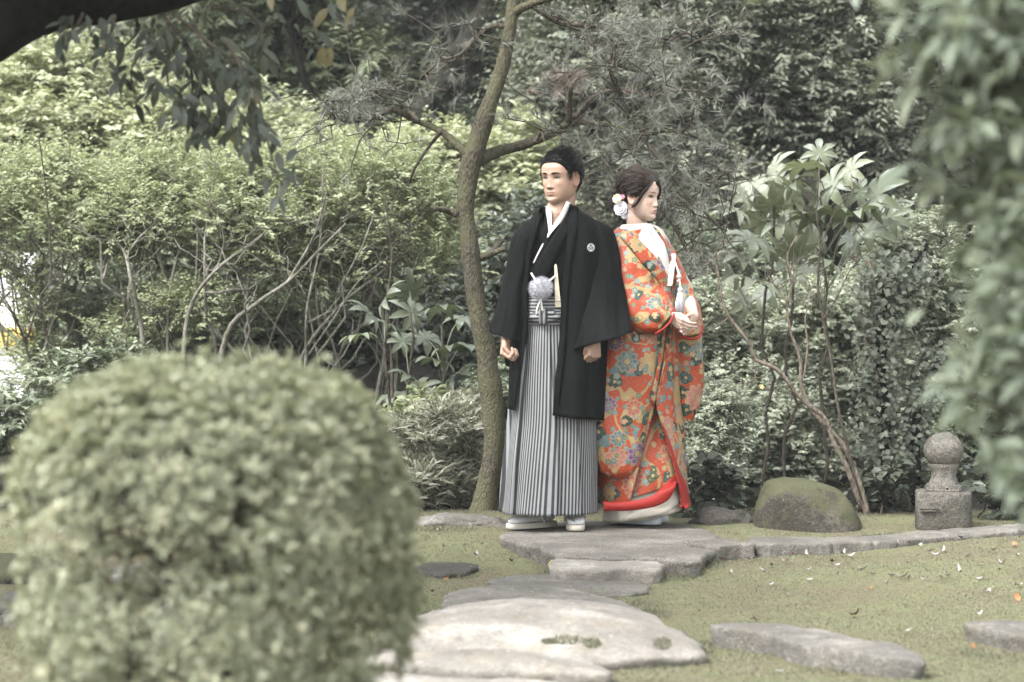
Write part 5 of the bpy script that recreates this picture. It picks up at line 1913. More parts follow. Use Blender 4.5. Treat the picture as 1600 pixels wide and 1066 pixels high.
def strap(m, rows, bvh, off, Y0, across=5, along=24, mat=0, puff=.003, dy=-.12, uvw=None):
    """a band of cloth laid on what lies behind it; rows: (px0, py0, px1, py1)"""
    R = spline(rows, along)
    P = np.zeros((along, across, 3))
    UV = np.zeros((along, across, 2))
    for i, (x0, y0, x1, y1) in enumerate(R):
        for j in range(across):
            t = j / (across - 1)
            px, py = x0 + (x1 - x0) * t, y0 + (y1 - y0) * t
            d = Vector(ray(px, py)).normalized()
            h = bvh.ray_cast(Vector((0, 0, CAMZ)), d, 20) if bvh else (None,)
            q = np.array(h[0]) if h[0] is not None and abs(h[0][1] - Y0) < .45 else at(px, py, Y0 + dy)
            P[i, j] = q - np.array(d) * (off + puff * math.sin(PI * t))
            UV[i, j] = (px / 340.0, py / 340.0)
    # soften jumps
    for _ in range(3):
        P[1:-1] = P[1:-1] * .5 + (P[:-2] + P[2:]) * .25
    m.grid(P, False, UV, mat)
    return P


def bvh_of(*mbs):
    V, Fs = [], []
    for b in mbs:
        o = len(V)
        V += b.v
        Fs += [tuple(i + o for i in f) for f in b.f]
    return BVHTree.FromPolygons(V, Fs)


def lay(px, py, bvh, off, Y0, dy=-.12):
    d = Vector(ray(px, py)).normalized()
    h = bvh.ray_cast(Vector((0, 0, CAMZ)), d, 20)
    q = np.array(h[0]) if h[0] is not None and abs(h[0][1] - Y0) < .45 else at(px, py, Y0 + dy)
    return q - np.array(d) * off


def wr(amp, sx, sy, ph=0.0):
    """crumple of hanging cloth: mostly vertical folds"""
    def f(a, t, q):
        return amp * (mnoise.noise(Vector((a * sx + ph, t * sy, ph))) + .5 * mnoise.noise(Vector((a * sx * 2.3 + ph, t * sy * 1.7, ph + 5))))
    return f


# ------------------------------------------------------------------ feet: split toe sock on a flat sandal
def foot(root, heel, d, k=1.0, sole_mat=None, z0=.004, thick=.026, ankle=True, nm='sandal'):
    d = nrm(np.array([d[0], d[1], 0.0]))
    s = np.array([d[1], -d[0], 0.0])
    h = np.array([heel[0], heel[1], 0.0])
    W = lambda a, b, c: h + (d * a + s * b) * k + np.array([0, 0, z0 + c * k])
    m = MB()
    ring = [(math.cos(t), math.sin(t)) for t in np.linspace(0, 2 * PI, 40, endpoint=False)]
    rows = []
    for z, sc_ in ((0, .96), (.004, 1.0), (thick * .6, 1.0), (thick, .98), (thick, .5)):
        rows.append([W(.115 + .14 * np.sign(c) * abs(c) ** .75 * sc_, (.044 + .006 * c) * np.sign(q) * abs(q) ** .7 * sc_, z) for c, q in ring])
    m.grid(np.array(rows), True, cap0=True, cap1=True)
    sole = m.build(nm, sole_mat or SOLE, root)
    m = MB()
    rows = []
    T = [(-.012, .010, .030, .02), (-.006, .026, .045, .02), (.015, .034, .085, .0), (.05, .034, .10, 0), (.085, .036, .082, 0), (.125, .041, .060, 0), (.165, .044, .046, 0), (.20, .043, .036, 0), (.225, .036, .029, 0), (.24, .018, .018, .004)]
    for a, w, hh, lo in spline(T, 26):
        row = []
        for t in np.linspace(0, 2 * PI, 24, endpoint=False):
            c, q = math.cos(t), math.sin(t)
            zc = thick + max(lo, 0) + (hh * .5) * (1 + np.sign(q) * abs(q) ** (.9 if q > 0 else .35))
            b = w * np.sign(c) * abs(c) ** .8 * (1 - .25 * max(0, q) ** 2)
            if a > .17 and .1 < b / w < .5:
                zc -= .008
            row.append(W(a, b, zc))
        rows.append(row)
    m.grid(np.array(rows), True, cap0=True, cap1=True)
    if ankle:
        m.tube([W(.03, 0, thick + .06), W(.025, 0, .16), W(.02, 0, .26)], [.040 * k, .038 * k, .044 * k], 18)
    m.build('sock', WHITE_TABI, root)
    m = MB()
    for b in (-1, 1):
        m.tube(spline([W(.19, .006, thick + .045), W(.15, .028 * b, thick + .055), W(.09, .046 * b, thick + .025), W(.075, .047 * b, thick)], 10), .0055 * k, 8)
    m.build('strap', WHITE_SILK, sole)


def strands(name, roots, dirs, length, r, mat, parent, lift=.006, bend=None, sides=3, seg=6, grav=-.25):
    m = MB()
    for p, (d, n) in zip(roots, dirs):
        L = length * rng.uniform(.6, 1.3)
        pts = []
        q = np.array(p, float)
        dd = nrm(d)
        for i in range(seg):
            t = i / (seg - 1)
            pts.append(q + n * lift * math.sin(PI * min(1, t * .9)))
            q = q + dd * L / (seg - 1)
            dd = nrm(dd + np.array([0, 0, grav / seg]) - n * (.9 / seg) * L * 10 + rng.normal(0, .03, 3))
        m.tube(pts, np.linspace(r, r * .25, seg), sides, tint=rng.random(), cap=False)
    return m.build(name, mat, parent)
# ------------------------------------------------------------------ the groom
GYP = 11.1
groom = empty('person', (at(858, 500, GYP)[0], GYP, .003), 'man in black haori jacket and striped hakama looking off to the side', 'person')
Q = lambda px, py, dy=0.0: at(px, py, GYP + dy)
GF = Frame(Q(876, 279, 0), -37, 2, 0, 1.0)
sk = [
    (GF((0, .03, -.05)), GF((0, .022, -.10)), .052, .054), (GF((0, .022, -.10)), Q(868, 338, .0), .053, .062), (Q(868, 345, 0.01), Q(866, 400, 0), .07, .10),
    (Q(868, 352, 0), Q(830, 374, 0), .055, .045), (Q(868, 352, 0), Q(934, 376, 0), .055, .045), (Q(866, 400, 0), Q(862, 480, 0), .11, .10), (Q(862, 480, 0), Q(862, 540, 0), .11, .12),
    (Q(840, 560, 0), Q(836, 690, 0), .085, .06), (Q(886, 560, 0), Q(896, 690, 0), .085, .06), (Q(836, 690, 0), Q(852, 795, .02), .058, .04), (Q(896, 690, 0), Q(898, 795, .02), .058, .04),
    (Q(826, 378, 0), Q(806, 450, .0), .048, .040), (Q(806, 450, .0), Q(791, 530, -.12), .040, .027),
    (Q(938, 380, 0), Q(946, 450, .02), .048, .040), (Q(946, 450, .0), Q(930, 530, -.17), .040, .028)]
dR, sR = nrm((-.05, -.16, -1)), nrm((-.45, -.88, .15))
dL, sL = nrm((-.06, -.14, -1)), nrm((-.78, -.6, .1))
pR = -np.cross(dR, nrm(sR - dR * np.dot(sR, dR)))
pL = np.cross(dL, nrm(sL - dL * np.dot(sL, dL)))
if pR[0] < 0:
    pR = -pR
if pL[0] > 0:
    pL = -pL
sR = nrm(sR - dR * np.dot(sR, dR))
sL = nrm(sL - dL * np.dot(sL, dL))
gbody, gb = make_body(groom, GF, False, SKIN_M, sk,
                      [(Q(791, 528, -.12), dR, sR, pR, (62, 82, 55), .75, 1.0, 0), (Q(930, 530, -.17), dL, sL, pL, (60, 82, 55), .8, .97, 0)])
make_face(gbody, GF, gb, False, HAIR_BLACK)


# hair
def hairline(tab, a):
    """lowest hair height against the angle from the front (degrees)"""
    ph = abs(math.degrees((a + PI / 2 + PI) % (2 * PI) - PI))
    return np.interp(ph, [q[0] for q in tab], [q[1] for q in tab])


def hair_shell(fr, fem, tab, off, NZ=64, NA=96, under=-.008):
    zs = np.linspace(-.112, .1172, NZ)
    P = np.zeros((NZ, NA, 3))
    mask = np.zeros((NZ, NA))
    c0 = np.array([0, .008, .015])
    for i, z in enumerate(zs):
        for j in range(NA):
            a = -PI / 2 + 2 * PI * j / NA
            x, y = head_point(a, z, fem)
            q = np.array([x, y, z])
            n = nrm(q - c0)
            zl = hairline(tab, a) + .004 * mnoise.noise(Vector((a * 6, 1, 2)))
            k = float(sstep(zl - .004, zl + .012, z))
            mask[i, j] = k
            h = under + (off(a, z) - under) * (.35 * k + .65 * float(sstep(zl, zl + .034, z)))
            h += k * .0015 * mnoise.noise(Vector((x * 60, y * 60, z * 60)))
            P[i, j] = q + n * h
    return P, mask


GT = [(0, .064), (22, .062), (38, .052), (50, .036), (62, .016), (72, .000), (80, -.012), (88, .016), (106, .020), (120, -.02), (135, -.05), (150, -.068), (180, -.072)]


def goff(a, z):
    ph = abs(math.degrees((a + PI / 2 + PI) % (2 * PI) - PI))
    top = float(sstep(.03, .1, z))
    return .004 + .009 * top + .004 * float(sstep(50, 110, ph)) + .007 * top * float(sstep(70, 10, ph))


HP, HM = hair_shell(GF, False, GT, goff)
m = MB()
m.grid(GF(HP.reshape(-1, 3)).reshape(HP.shape), True, cap0=True, cap1=True)
ghair = m.build('hair', HAIR_BLACK, groom)
cand = np.argwhere(HM > .97)
sel = cand[rng.choice(len(cand), 1800)]
roots, dirs = [], []
for i, j in sel:
    q = HP[i, j]
    n = nrm(q - np.array([0, .008, .015]))
    crown = np.array([.0, .045, .12])
    fl = q - crown
    fl = nrm(fl - n * np.dot(fl, n)) + np.array([.25, -.1, 0])
    if q[1] < -.02 and q[2] > .04:
        fl = fl * .4 + np.array([.75, .15, .55])        # swept up and aside in front
    roots.append(GF(q))
    dirs.append((GF.vec(fl + rng.normal(0, .09, 3)), GF.vec(n)))
tr, td_ = [], []
for i, j in cand[rng.choice(len(cand), 2600)]:
    q = HP[i, j]
    if q[2] > .078:
        n = nrm(q - np.array([0, .008, .015]))
        fl = np.array([.55, -.25, .25]) if q[1] < .02 else np.array([.2, .6, .0])
        tr.append(GF(q))
        td_.append((GF.vec(nrm(fl + n * .12) + rng.normal(0, .22, 3)), GF.vec(n)))
strands('top_strands', tr[:200], td_[:200], .030, .0018, HAIR_BLACK, ghair, lift=.004, grav=-.25)
strands('hair_strands', roots, dirs, .030, .0016, HAIR_BLACK, ghair, lift=.0022)

# under kimono with its collars
m_k = MB()
KT = [(834, 352, 918, 348, 0.0, .085, 2.2), (822, 360, 936, 358, 0, .098, 2.2), (815, 370, 945, 368, 0, .108, 2.3), (812, 400, 938, 400, 0, .118, 2.3), (812, 440, 925, 440, 0, .12, 2.3), (812, 485, 912, 485, 0, .115, 2.2)]
loft(m_k, KT, GYP, 40, 72, wr(.004, 2.5, 3))
kim = m_k.build('kimono', BLACK_SILK, groom)
kb0 = bvh_of(m_k)
m_n = MB()
m_n.tube([GF((0, .03, -.05)), GF((0, .022, -.10)), Q(868, 338, 0), Q(868, 358, 0)], [.052, .054, .064, .085], 24)
kb = bvh_of(m_k, m_n)
m = MB()
strap(m, [(851, 322, 861, 326), (853, 334, 862, 335), (855, 348, 862, 346), (857, 362, 862, 357)], kb, .010, GYP, mat=0, puff=.002, dy=-.03)
strap(m, [(885, 314, 892, 318), (879, 329, 888, 331), (869, 345, 877, 347), (857, 362, 864, 361), (848, 380, 850, 382), (840, 396, 841, 398), (833, 411, 834, 412)], kb, .012, GYP, mat=0, puff=.002, dy=-.03)
m.build('white_collar', WHITE_SILK, kim, solid=.003)
m = MB()
strap(m, [(843, 327, 852, 323), (840, 345, 854, 338), (842, 366, 857, 358), (848, 390, 859, 378), (856, 410, 866, 402)], kb, .011, GYP, dy=-.03)
strap(m, [(890, 318, 901, 326), (885, 336, 898, 345), (872, 356, 888, 366), (856, 380, 874, 392), (842, 402, 862, 418), (832, 420, 850, 440), (826, 438, 842, 462)], kb, .014, GYP, dy=-.03)
m.build('collar', BLACK_SILK, kim, solid=.004)

# hakama
m_h = MB()
HK = [(812, 470, 910, 470, 0, .122, 2.2), (810, 500, 914, 500, 0, .128, 2.2), (805, 545, 920, 545, 0, .145, 2.2), (800, 600, 926, 600, 0, .165, 2.3), (796, 660, 930, 660, 0, .18, 2.4), (789, 730, 930, 730, 0, .195, 2.5), (783, 800, 929, 800, 0, .205, 2.6)]


def pleat(a, t, q):
    A = (.003 + .030 * t ** .8) * (1 + .5 * mnoise.noise(Vector((a * 2, 1, 1))))
    u = (a + PI / 2) / (2 * PI) * 9 + .5 * mnoise.noise(Vector((a * 1.4, t * 1.2, 3)))
    w = u - math.floor(u)
    saw = w if w < .9 else (1 - w) * 9
    front = a + PI / 2
    o = A * (saw - .55) - .030 * t * math.exp(-((front + .04) / .055) ** 2) - .02 * t * math.exp(-((front - .62) / .05) ** 2) - .018 * t * math.exp(-((front + .62) / .05) ** 2)
    return o + .012 * t * mnoise.noise(Vector((a * 1.6, t * 2.2, 9))) + .005 * mnoise.noise(Vector((a * 4, t * 5, 2)))


loft(m_h, HK, GYP, 60, 360, pleat, uv='n', ucount=84)
hak = m_h.build('hakama', STRIPE_V, groom, solid=.003)
hb = bvh_of(m_h)
m_w = MB()
WB = [(810, 464, 912, 464, 0, .126, 2.2), (809, 474, 913, 474, 0, .134, 2.2), (808, 488, 915, 488, 0, .139, 2.2), (808, 502, 916, 502, 0, .139, 2.2), (809, 507, 915, 507, 0, .134, 2.2)]
P = loft(m_w, WB, GYP, 18, 90, wr(.004, 3, 2.5, 4), uv='n', ucount=1)
m_w.uv = [(0, v * 66) for _, v in m_w.uv]
wbd = m_w.build('waistband', STRIPE_H, hak, solid=.003)
wbv = bvh_of(m_w)
m = MB()
for rows in ([(838, 484, 838, 496), (848, 483, 848, 498), (858, 483, 858, 498), (866, 485, 866, 496)], [(828, 488, 828, 500), (840, 490, 840, 504), (856, 491, 856, 505), (876, 488, 876, 498)]):
    P = strap(m, rows, wbv, .012, GYP, 7, 14, puff=.010)
m.uv = [(0, v * 55) for _, v in m.uv]
m.build('band_knot', STRIPE_H, wbd, solid=.004)
m = MB()
strap(m, [(843, 482, 854, 482), (842, 494, 855, 494), (844, 507, 853, 507)], wbv, .024, GYP, 7, 12, puff=.012)
m.uv = [(u * 50, 0) for u, v in m.uv]
m.build('band_knot', STRIPE_V, wbd, solid=.004)

# haori jacket: body, sleeves, lapels
m_j = MB()
HJ = [(848, 320, 898, 322, .0, .07, 2.0, 851, 893), (842, 330, 910, 332, 0, .085, 2, 850, 891), (829, 341, 927, 343, 0, .105, 2.1, 845, 888), (814, 358, 946, 362, 0, .125, 2.2, 839, 886), (806, 400, 952, 402, 0, .14, 2.3, 830, 883),
      (802, 450, 950, 450, 0, .15, 2.3, 825, 877), (799, 500, 948, 502, 0, .165, 2.3, 824, 875), (797, 545, 945, 550, 0, .185, 2.4, 820, 871), (795, 590, 943, 600, 0, .205, 2.5, 813, 866), (793, 637, 940, 655, 0, .225, 2.6, 806, 862)]


def jf(a, t, q):
    return .013 * t * math.sin(5 * a + 2 * t) + .006 * math.sin(11 * a + 3 * math.sin(2 * t)) * t + (.006 + .012 * t) * mnoise.noise(Vector((a * 2.4, t * 2.2, 1))) + .003 * mnoise.noise(Vector((a * 6, t * 5, 7)))


loft(m_j, HJ, GYP, 56, 150, jf, open_=True)
SLV = [[(819, 350, 850, 338, 0, .06, 2), (803, 370, 848, 366, 0, .09, 2.1), (793, 410, 838, 410, 0, .10, 2.2), (783, 455, 831, 456, -.01, .105, 2.3), (773, 495, 824, 506, -.05, .105, 2.4), (766, 519, 818, 536, -.07, .10, 2.4)],
       [(908, 336, 943, 350, 0, .06, 2), (908, 365, 957, 362, 0, .095, 2.1), (906, 405, 966, 400, 0, .11, 2.2), (902, 450, 974, 440, -.01, .115, 2.3), (898, 500, 981, 487, -.06, .12, 2.4), (894, 546, 986, 519, -.13, .125, 2.6)]]


def sf(ph):
    def f(a, t, q):
        return (.005 + .022 * t) * mnoise.noise(Vector((a * 1.8 + ph, t * 2.4, ph))) + .008 * mnoise.noise(Vector((a * 3.5 + ph, t * 5 + a, ph + 2)))
    return f


for k, st in enumerate(SLV):
    loft(m_j, st, GYP, 40, 72, sf(3.0 + 5 * k))
# the hanging back part of the left sleeve, seen under the cuff
loft(m_j, [(928, 515, 966, 512, .07, .05, 2), (932, 560, 963, 555, .08, .05, 2.2), (936, 596, 957, 592, .08, .045, 2.2), (940, 602, 952, 600, .08, .02, 2)], GYP, 16, 40, sf(8.0), cap1=True)
loft(m_j, [(792, 500, 812, 505, .05, .05, 2), (788, 550, 808, 555, .06, .045, 2), (792, 572, 806, 574, .06, .02, 2)], GYP, 12, 30, sf(9.0), cap1=True)
hao = m_j.build('haori', BLACK_SILK, groom, solid=.004)
jb = bvh_of(m_j)
m = MB()
strap(m, [(845, 324, 855, 321), (838, 345, 853, 345), (831, 375, 845, 378), (825, 420, 837, 425), (822, 470, 833, 472), (821, 520, 831, 522), (815, 580, 825, 580), (808, 634, 819, 636)], jb, .007, GYP, 5, 40, puff=.004)
strap(m, [(891, 321, 902, 325), (884, 345, 903, 350), (880, 375, 899, 380), (875, 425, 891, 430), (872, 480, 887, 485), (870, 545, 884, 548), (864, 600, 877, 602), (861, 652, 873, 654)], jb, .007, GYP, 5, 40, puff=.004)
m.build('lapel', BLACK_SILK, hao, solid=.004)

# family crest: a white disc with a dark three part leaf figure
hit = jb.ray_cast(Vector((0, 0, CAMZ)), Vector(ray(922, 387)).normalized(), 20)
nn_ = np.array(hit[1])
nn_ = nn_ if nn_[1] < 0 else -nn_
nn_ = nrm(nn_ + np.array([0, -.6, 0]))
cc = np.array(hit[0]) + nn_ * .009
e1 = nrm(np.cross(nn_, (0, 0, 1))) * -1
e2 = nrm(np.cross(e1, nn_)) * -1
m = MB()
R_ = .0185
disc = lambda c, r, dz, n=20, k=None: [c + (e1 * math.cos(t) + e2 * math.sin(t)) * (r if k is None else r * k(t)) + nn_ * dz for t in np.linspace(0, 2 * PI, n, endpoint=False)]
m.add(disc(cc, R_, .001), [tuple(range(20))], 0)
for k in range(3):
    t = PI / 2 + k * 2 * PI / 3
    c = cc + (e1 * math.cos(t) + e2 * math.sin(t)) * R_ * .50
    m.add(disc(c, R_ * .36, .0022, 16, lambda q, t=t: 1 - .35 * max(0, math.cos(q - t)) ** 6), [tuple(range(16))], 1)
    m.add(disc(c, R_ * .15, .0034, 10), [tuple(range(10))], 0)
m.build('family_crest', [CREST_WHITE, BLACK_SILK], hao, smooth=False)

# white tufted haori cord
pc_ = lay(845, 451, kb, .055, GYP)
cordm = MB()
for (x, y) in ((830, 427), (868, 431)):
    cordm.tube(spline([lay(x, y, kb, .035, GYP), (lay(x, y, kb, .04, GYP) + pc_) / 2, pc_], 8), .0045, 8)
cordm.tube(spline([pc_ + (0, -.01, -.03), Q(846, 476, -.175), Q(848, 486, -.172)], 8), .005, 8)
cordm.tube(spline([pc_ + (0.01, -.01, -.03), Q(840, 480, -.18), Q(838, 492, -.172)], 8), .0045, 8)
cord = cordm.build('haori_cord', WHITE_SILK, hao)
m = MB()
m.ball(pc_, (.047, .036, .043), 24, 16)
for d in rand_dirs(2600):
    p0 = pc_ + d * np.array([.044, .034, .040])
    dd = nrm(d + rng.normal(0, .45, 3))
    p1 = p0 + dd * rng.uniform(.008, .024)
    s_ = nrm(np.cross(dd, rand_dirs(1)[0])) * .0011
    m.add([p0 - s_, p0 + s_, p1], [(0, 1, 2)])
m.build('tuft', FLUFF, cord)

foot(groom, Q(862, 808, .06)[:2], (-.80, -.55), .97)
foot(groom, Q(898, 808, .08)[:2], (.0, -1.0), .97)

# folded fan tucked into the waistband
fp, fq = lay(868, 413, kb, .03, GYP), lay(872, 480, wbv, .006, GYP)
fan = empty('folding_fan', fq, 'pale folded fan tucked upright in the striped waistband of the groom', 'fan')
m = MB()
ax_ = nrm(fp - fq)
sd_ = nrm(np.cross(ax_, (0, 1, 0)))
for k in range(5):
    o_ = np.array([0, -.002 * k + .004, 0])
    w0_, w1_ = .0135, .0055
    A_ = [fq - sd_ * w0_, fq + sd_ * w0_, fp + sd_ * w1_ - ax_ * .004, fp - ax_ * -.002, fp - sd_ * w1_ - ax_ * .004]
    V = [q + o_ for q in A_] + [q + o_ + np.array([0, -.0016, 0]) for q in A_]
    m.add(V, [(0, 1, 2, 3, 4), (9, 8, 7, 6, 5)] + [(i, (i + 1) % 5, (i + 1) % 5 + 5, i + 5) for i in range(5)])
m.build('sticks', FAN_BONE, fan, smooth=False)
m = MB()
m.ball(fq + ax_ * .03, (.016, .012, .004), 10, 6)
m.build('band', WHITE_SILK, fan)
# ------------------------------------------------------------------ the bride
BYP = 11.25
bride = empty('person', (at(1005, 500, BYP)[0], BYP, .003), 'woman in orange flowered kimono with white collar and flowers in her hair', 'person')
Q = lambda px, py, dy=0.0: at(px, py, BYP + dy)
BF = Frame(Q(1002, 308, 0), 57, 3, 0, .93)
NK = Q(997, 362, .03)
sk = [(BF((0, .03, -.05)), BF((0, .028, -.10)), .043, .044), (BF((0, .028, -.10)), NK, .044, .050), (NK, Q(1000, 420, .02), .06, .09), (Q(1000, 420, .02), Q(1000, 500, .02), .09, .10), (Q(1000, 500, .02), Q(1000, 560, .02), .11, .12),
      (NK, Q(976, 375, -.03), .05, .045), (NK, Q(1030, 378, .06), .05, .045),
      (Q(990, 580, .02), Q(990, 800, .02), .09, .05), (Q(1015, 580, .03), Q(1020, 800, .03), .09, .05),
      (Q(974, 378, -.04), Q(990, 468, -.13), .042, .036), (Q(990, 468, -.13), Q(1046, 494, -.20), .034, .023),
      (Q(1032, 380, .07), Q(1072, 455, .03), .042, .036), (Q(1072, 455, .03), Q(1084, 494, -.14), .034, .023)]
h1d, h1s = nrm((.80, -.25, -.55)), nrm((.35, -.5, .8))
h1s = nrm(h1s - h1d * np.dot(h1s, h1d))
h1p = np.cross(h1d, h1s)
if h1p[1] < 0:
    h1p = -h1p
h2d, h2s = nrm((-.72, -.3, -.62)), nrm((-.3, -.3, .9))
h2s = nrm(h2s - h2d * np.dot(h2s, h2d))
h2p = np.cross(h2d, h2s)
if h2p[1] > 0:
    h2p = -h2p
bbody, bb = make_body(bride, BF, True, SKIN_F, sk, [(Q(1046, 494, -.215), h1d, h1s, h1p, (18, 28, 20), .35, .80, 0), (Q(1086, 493, -.15), h2d, h2s, h2p, (20, 30, 25), .3, .80, 0)])
make_face(bbody, BF, bb, True, HAIR_BROWN)

BT = [(0, .074), (14, .072), (30, .062), (45, .046), (56, .028), (66, .008), (78, -.008), (92, -.002), (108, -.02), (125, -.045), (150, -.06), (180, -.062)]


def boff(a, z):
    ph = abs(math.degrees((a + PI / 2 + PI) % (2 * PI) - PI))
    return .010 + .016 * float(sstep(.02, .1, z)) + .014 * float(sstep(70, 150, ph))


HP, HM = hair_shell(BF, True, BT, boff)
m = MB()
m.grid(BF(HP.reshape(-1, 3)).reshape(HP.shape), True, cap0=True, cap1=True)
bun = np.array([-.012, .105, -.045])
m.ball(BF(bun), .052 * .95, 20, 14)
m.ball(BF(bun + (0.01, .0, .055)), .046, 18, 12)
m.ball(BF(bun + (-.01, -.025, -.03)), .036, 18, 12)
bhair = m.build('hair', HAIR_BROWN, bride)
cand = np.argwhere(HM > .5)
sel = cand[rng.choice(len(cand), 1400)]
roots, dirs = [], []
for i, j in sel:
    q = HP[i, j]
    n = nrm(q - np.array([0, .008, .015]))
    fl = bun - q + np.array([0, 0, .035 * (q[1] < 0)])
    fl = nrm(fl - n * np.dot(fl, n))
    roots.append(BF(q))
    dirs.append((BF.vec(fl + rng.normal(0, .09, 3)), BF.vec(n)))
for d in rand_dirs(420):
    c = bun if rng.random() < .55 else bun + np.array([.01, 0, .055])
    q = c + d * .050
    t = np.cross(d, np.array([1, .2, .3]))
    roots.append(BF(q))
    dirs.append((BF.vec(t + rng.normal(0, .2, 3)), BF.vec(d)))
strands('hair_strands', roots, dirs, .05, .0024, HAIR_BROWN, bhair, lift=.002, grav=-.1)
# side lock from the temple past the ear
m = MB()
for k in range(44):
    o_ = rng.normal(0, .0032, 3)
    pts = [(-.030, -.070, .076), (-.056, -.062, .042), (-.070, -.040, .006), (-.0735, -.024, -.026), (-.0725, -.008, -.046), (-.070, .008, -.052)]
    P = spline([BF(np.array(p) * (1.03, 1.03, 1) + o_ * (1 - .3 * i / 5)) for i, p in enumerate(pts)], 14)
    m.tube(P, np.linspace(.0026, .0008, 14), 4, cap=False)
for sgn, k in ((1, 40),):
    for _ in range(k):
        o_ = rng.normal(0, .004, 3)
        pts = [(.006, -.082, .07), (.034, -.084, .045), (.056, -.066, .012), (.064, -.044, -.02)]
        m.tube(spline([BF(np.array(p) * 1.03 + o_) for p in pts], 10), np.linspace(.0026, .001, 10), 4, cap=False)
m.build('side_lock', HAIR_BROWN, bhair)

# flowers worn at the back of the head
for (px, py, r, mt, npet, dy) in ((971, 326, .036, PETAL_WHITE, 16, -.115), (965, 311, .024, PETAL_CREAM, 10, -.11), (973, 308, .014, PETAL_PINK, 6, -.12), (977, 336, .022, PETAL_WHITE, 10, -.12)):
    c = Q(px, py, dy)
    f = nrm(np.array([-.45, -.85, .15]))
    u = nrm(np.cross(f, (0, 0, 1)))
    w = np.cross(u, f)
    m = MB()
    for layer, (rr, tilt) in enumerate(((1.0, .35), (.78, .7), (.5, 1.2))):
        for k in range(npet if layer < 2 else npet // 2):
            a = 2 * PI * (k + .5 * layer) / (npet if layer < 2 else npet // 2) + rng.normal(0, .08)
            d = nrm((u * math.cos(a) + w * math.sin(a)) + f * tilt * .6)
            q = nrm(np.cross(d, f))
            L, wd = r * rr, r * rr * .34
            b0 = c + f * .004 * layer
            V = [b0, b0 + d * L * .5 - q * wd, b0 + d * L * .9 - q * wd * .7, b0 + d * L + f * .004, b0 + d * L * .9 + q * wd * .7, b0 + d * L * .5 + q * wd, b0 + d * L * .55 - f * .004]
            m.add(V, [(0, 1, 6), (1, 2, 6), (2, 3, 6), (3, 4, 6), (4, 5, 6), (5, 0, 6)])
    m.ball(c + f * .004, r * .16, 8, 6)
    m.build('hair_flower', mt, bhair)

# white under layer and hem
m_u = MB()
UL = [(972, 352, 1018, 350, .02, .07, 2), (960, 366, 1036, 362, .02, .095, 2.1), (958, 400, 1046, 398, .02, .12, 2.2), (955, 460, 1050, 456, .02, .13, 2.2), (950, 560, 1052, 555, .02, .12, 2.2), (952, 640, 1048, 635, .02, .09, 2.2), (948, 710, 1050, 700, .02, .13, 2.3),
      (950, 770, 1056, 748, .02, .165, 2.3), (944, 795, 1066, 775, .02, .185, 2.4), (943, 809, 1065, 790, .02, .19, 2.4), (950, 815, 1056, 798, .02, .165, 2.4)]
def uf(a, t, q):
    k = float(sstep(.75, .95, t))
    return (.006 + .014 * k) * mnoise.noise(Vector((a * 2.2, t * 9, 2))) + .010 * k * mnoise.noise(Vector((a * 5, t * 16 + a * 2, 6))) - .022 * k * math.exp(-((a + PI / 2 - .1) / .07) ** 2)


loft(m_u, UL, BYP, 90, 140, uf, cap1=True)
MBX = MB()
MBX.tube([BF((0, .03, -.05)), BF((0, .028, -.10)), NK, NK + (0, 0, -.06)], [.043, .044, .05, .07], 24)
und = m_u.build('white_kimono', CREAM_SILK, bride, solid=.006)
ub = bvh_of(m_u)
ub = bvh_of(m_u, MBX)
m = MB()
strap(m, [(968, 356, 978, 353), (974, 362, 999, 354), (996, 386, 1022, 372), (1018, 410, 1041, 396), (1036, 432, 1050, 420), (1046, 450, 1054, 442)], ub, .018, BYP, 6, 26, puff=.006, dy=.0)
strap(m, [(1009, 349, 1018, 352), (1016, 362, 1028, 365), (1028, 380, 1040, 384), (1040, 402, 1047, 406), (1048, 425, 1053, 428)], ub, .014, BYP, 5, 22, puff=.004, dy=.03)
m.build('white_collar', WHITE_SILK, und, solid=.004)

# inner orange kimono seen in the opening of the coat
m_i = MB()
IK = [(960, 560, 1052, 555, .02, .155, 2.2), (955, 640, 1053, 635, .02, .115, 2.2), (950, 695, 1056, 688, .02, .15, 2.3), (948, 750, 1064, 725, .02, .182, 2.4), (946, 784, 1066, 748, .02, .19, 2.4)]


def kf(a, t, q):
    front = a + PI / 2
    return .010 * mnoise.noise(Vector((a * 2.2, t * 2.0 + a, 4))) + .006 * mnoise.noise(Vector((a * 4.5, t * 4, 8))) - .10 * float(sstep(0, .3, t)) * (1 - .6 * t) * math.exp(-((front - .30) / .20) ** 2)


loft(m_i, IK, BYP, 36, 140, kf, voff=.4, uoff=.3)
m_i.build('inner_kimono', KIMONO, bride, solid=.004)
ib = bvh_of(m_i)

# the brocade coat
m_c = MB()
UC = [(966, 356, 1020, 352, .02, .082, 2, 990, 1012), (957, 368, 1036, 364, .02, .11, 2.1, 1004, 1024), (952, 395, 1047, 392, .02, .135, 2.2, 1026, 1040), (949, 430, 1054, 428, .02, .148, 2.2, 1043, 1047), (947, 480, 1058, 478, .02, .155, 2.2, 1046, 1048), (942, 530, 1060, 528, .02, .165, 2.2, 1037, 1039),
      (937, 580, 1062, 580, .02, .175, 2.3, 1028, 1030), (932, 630, 1064, 632, .02, .185, 2.3, 1019, 1021), (930, 690, 1067, 690, .02, .2, 2.4, 1003, 1040), (934, 745, 1070, 745, .02, .212, 2.4, 990, 1056), (942, 786, 1076, 790, .02, .22, 2.4, 978, 1062)]


def cf(a, t, q):
    return (.006 + .010 * t) * mnoise.noise(Vector((a * 2.0, t * 2.6 + .6 * a, 14))) + .006 * mnoise.noise(Vector((a * 4.5, t * 6 + a * 1.5, 18))) + .008 * t * math.sin(a * 4 + 1)


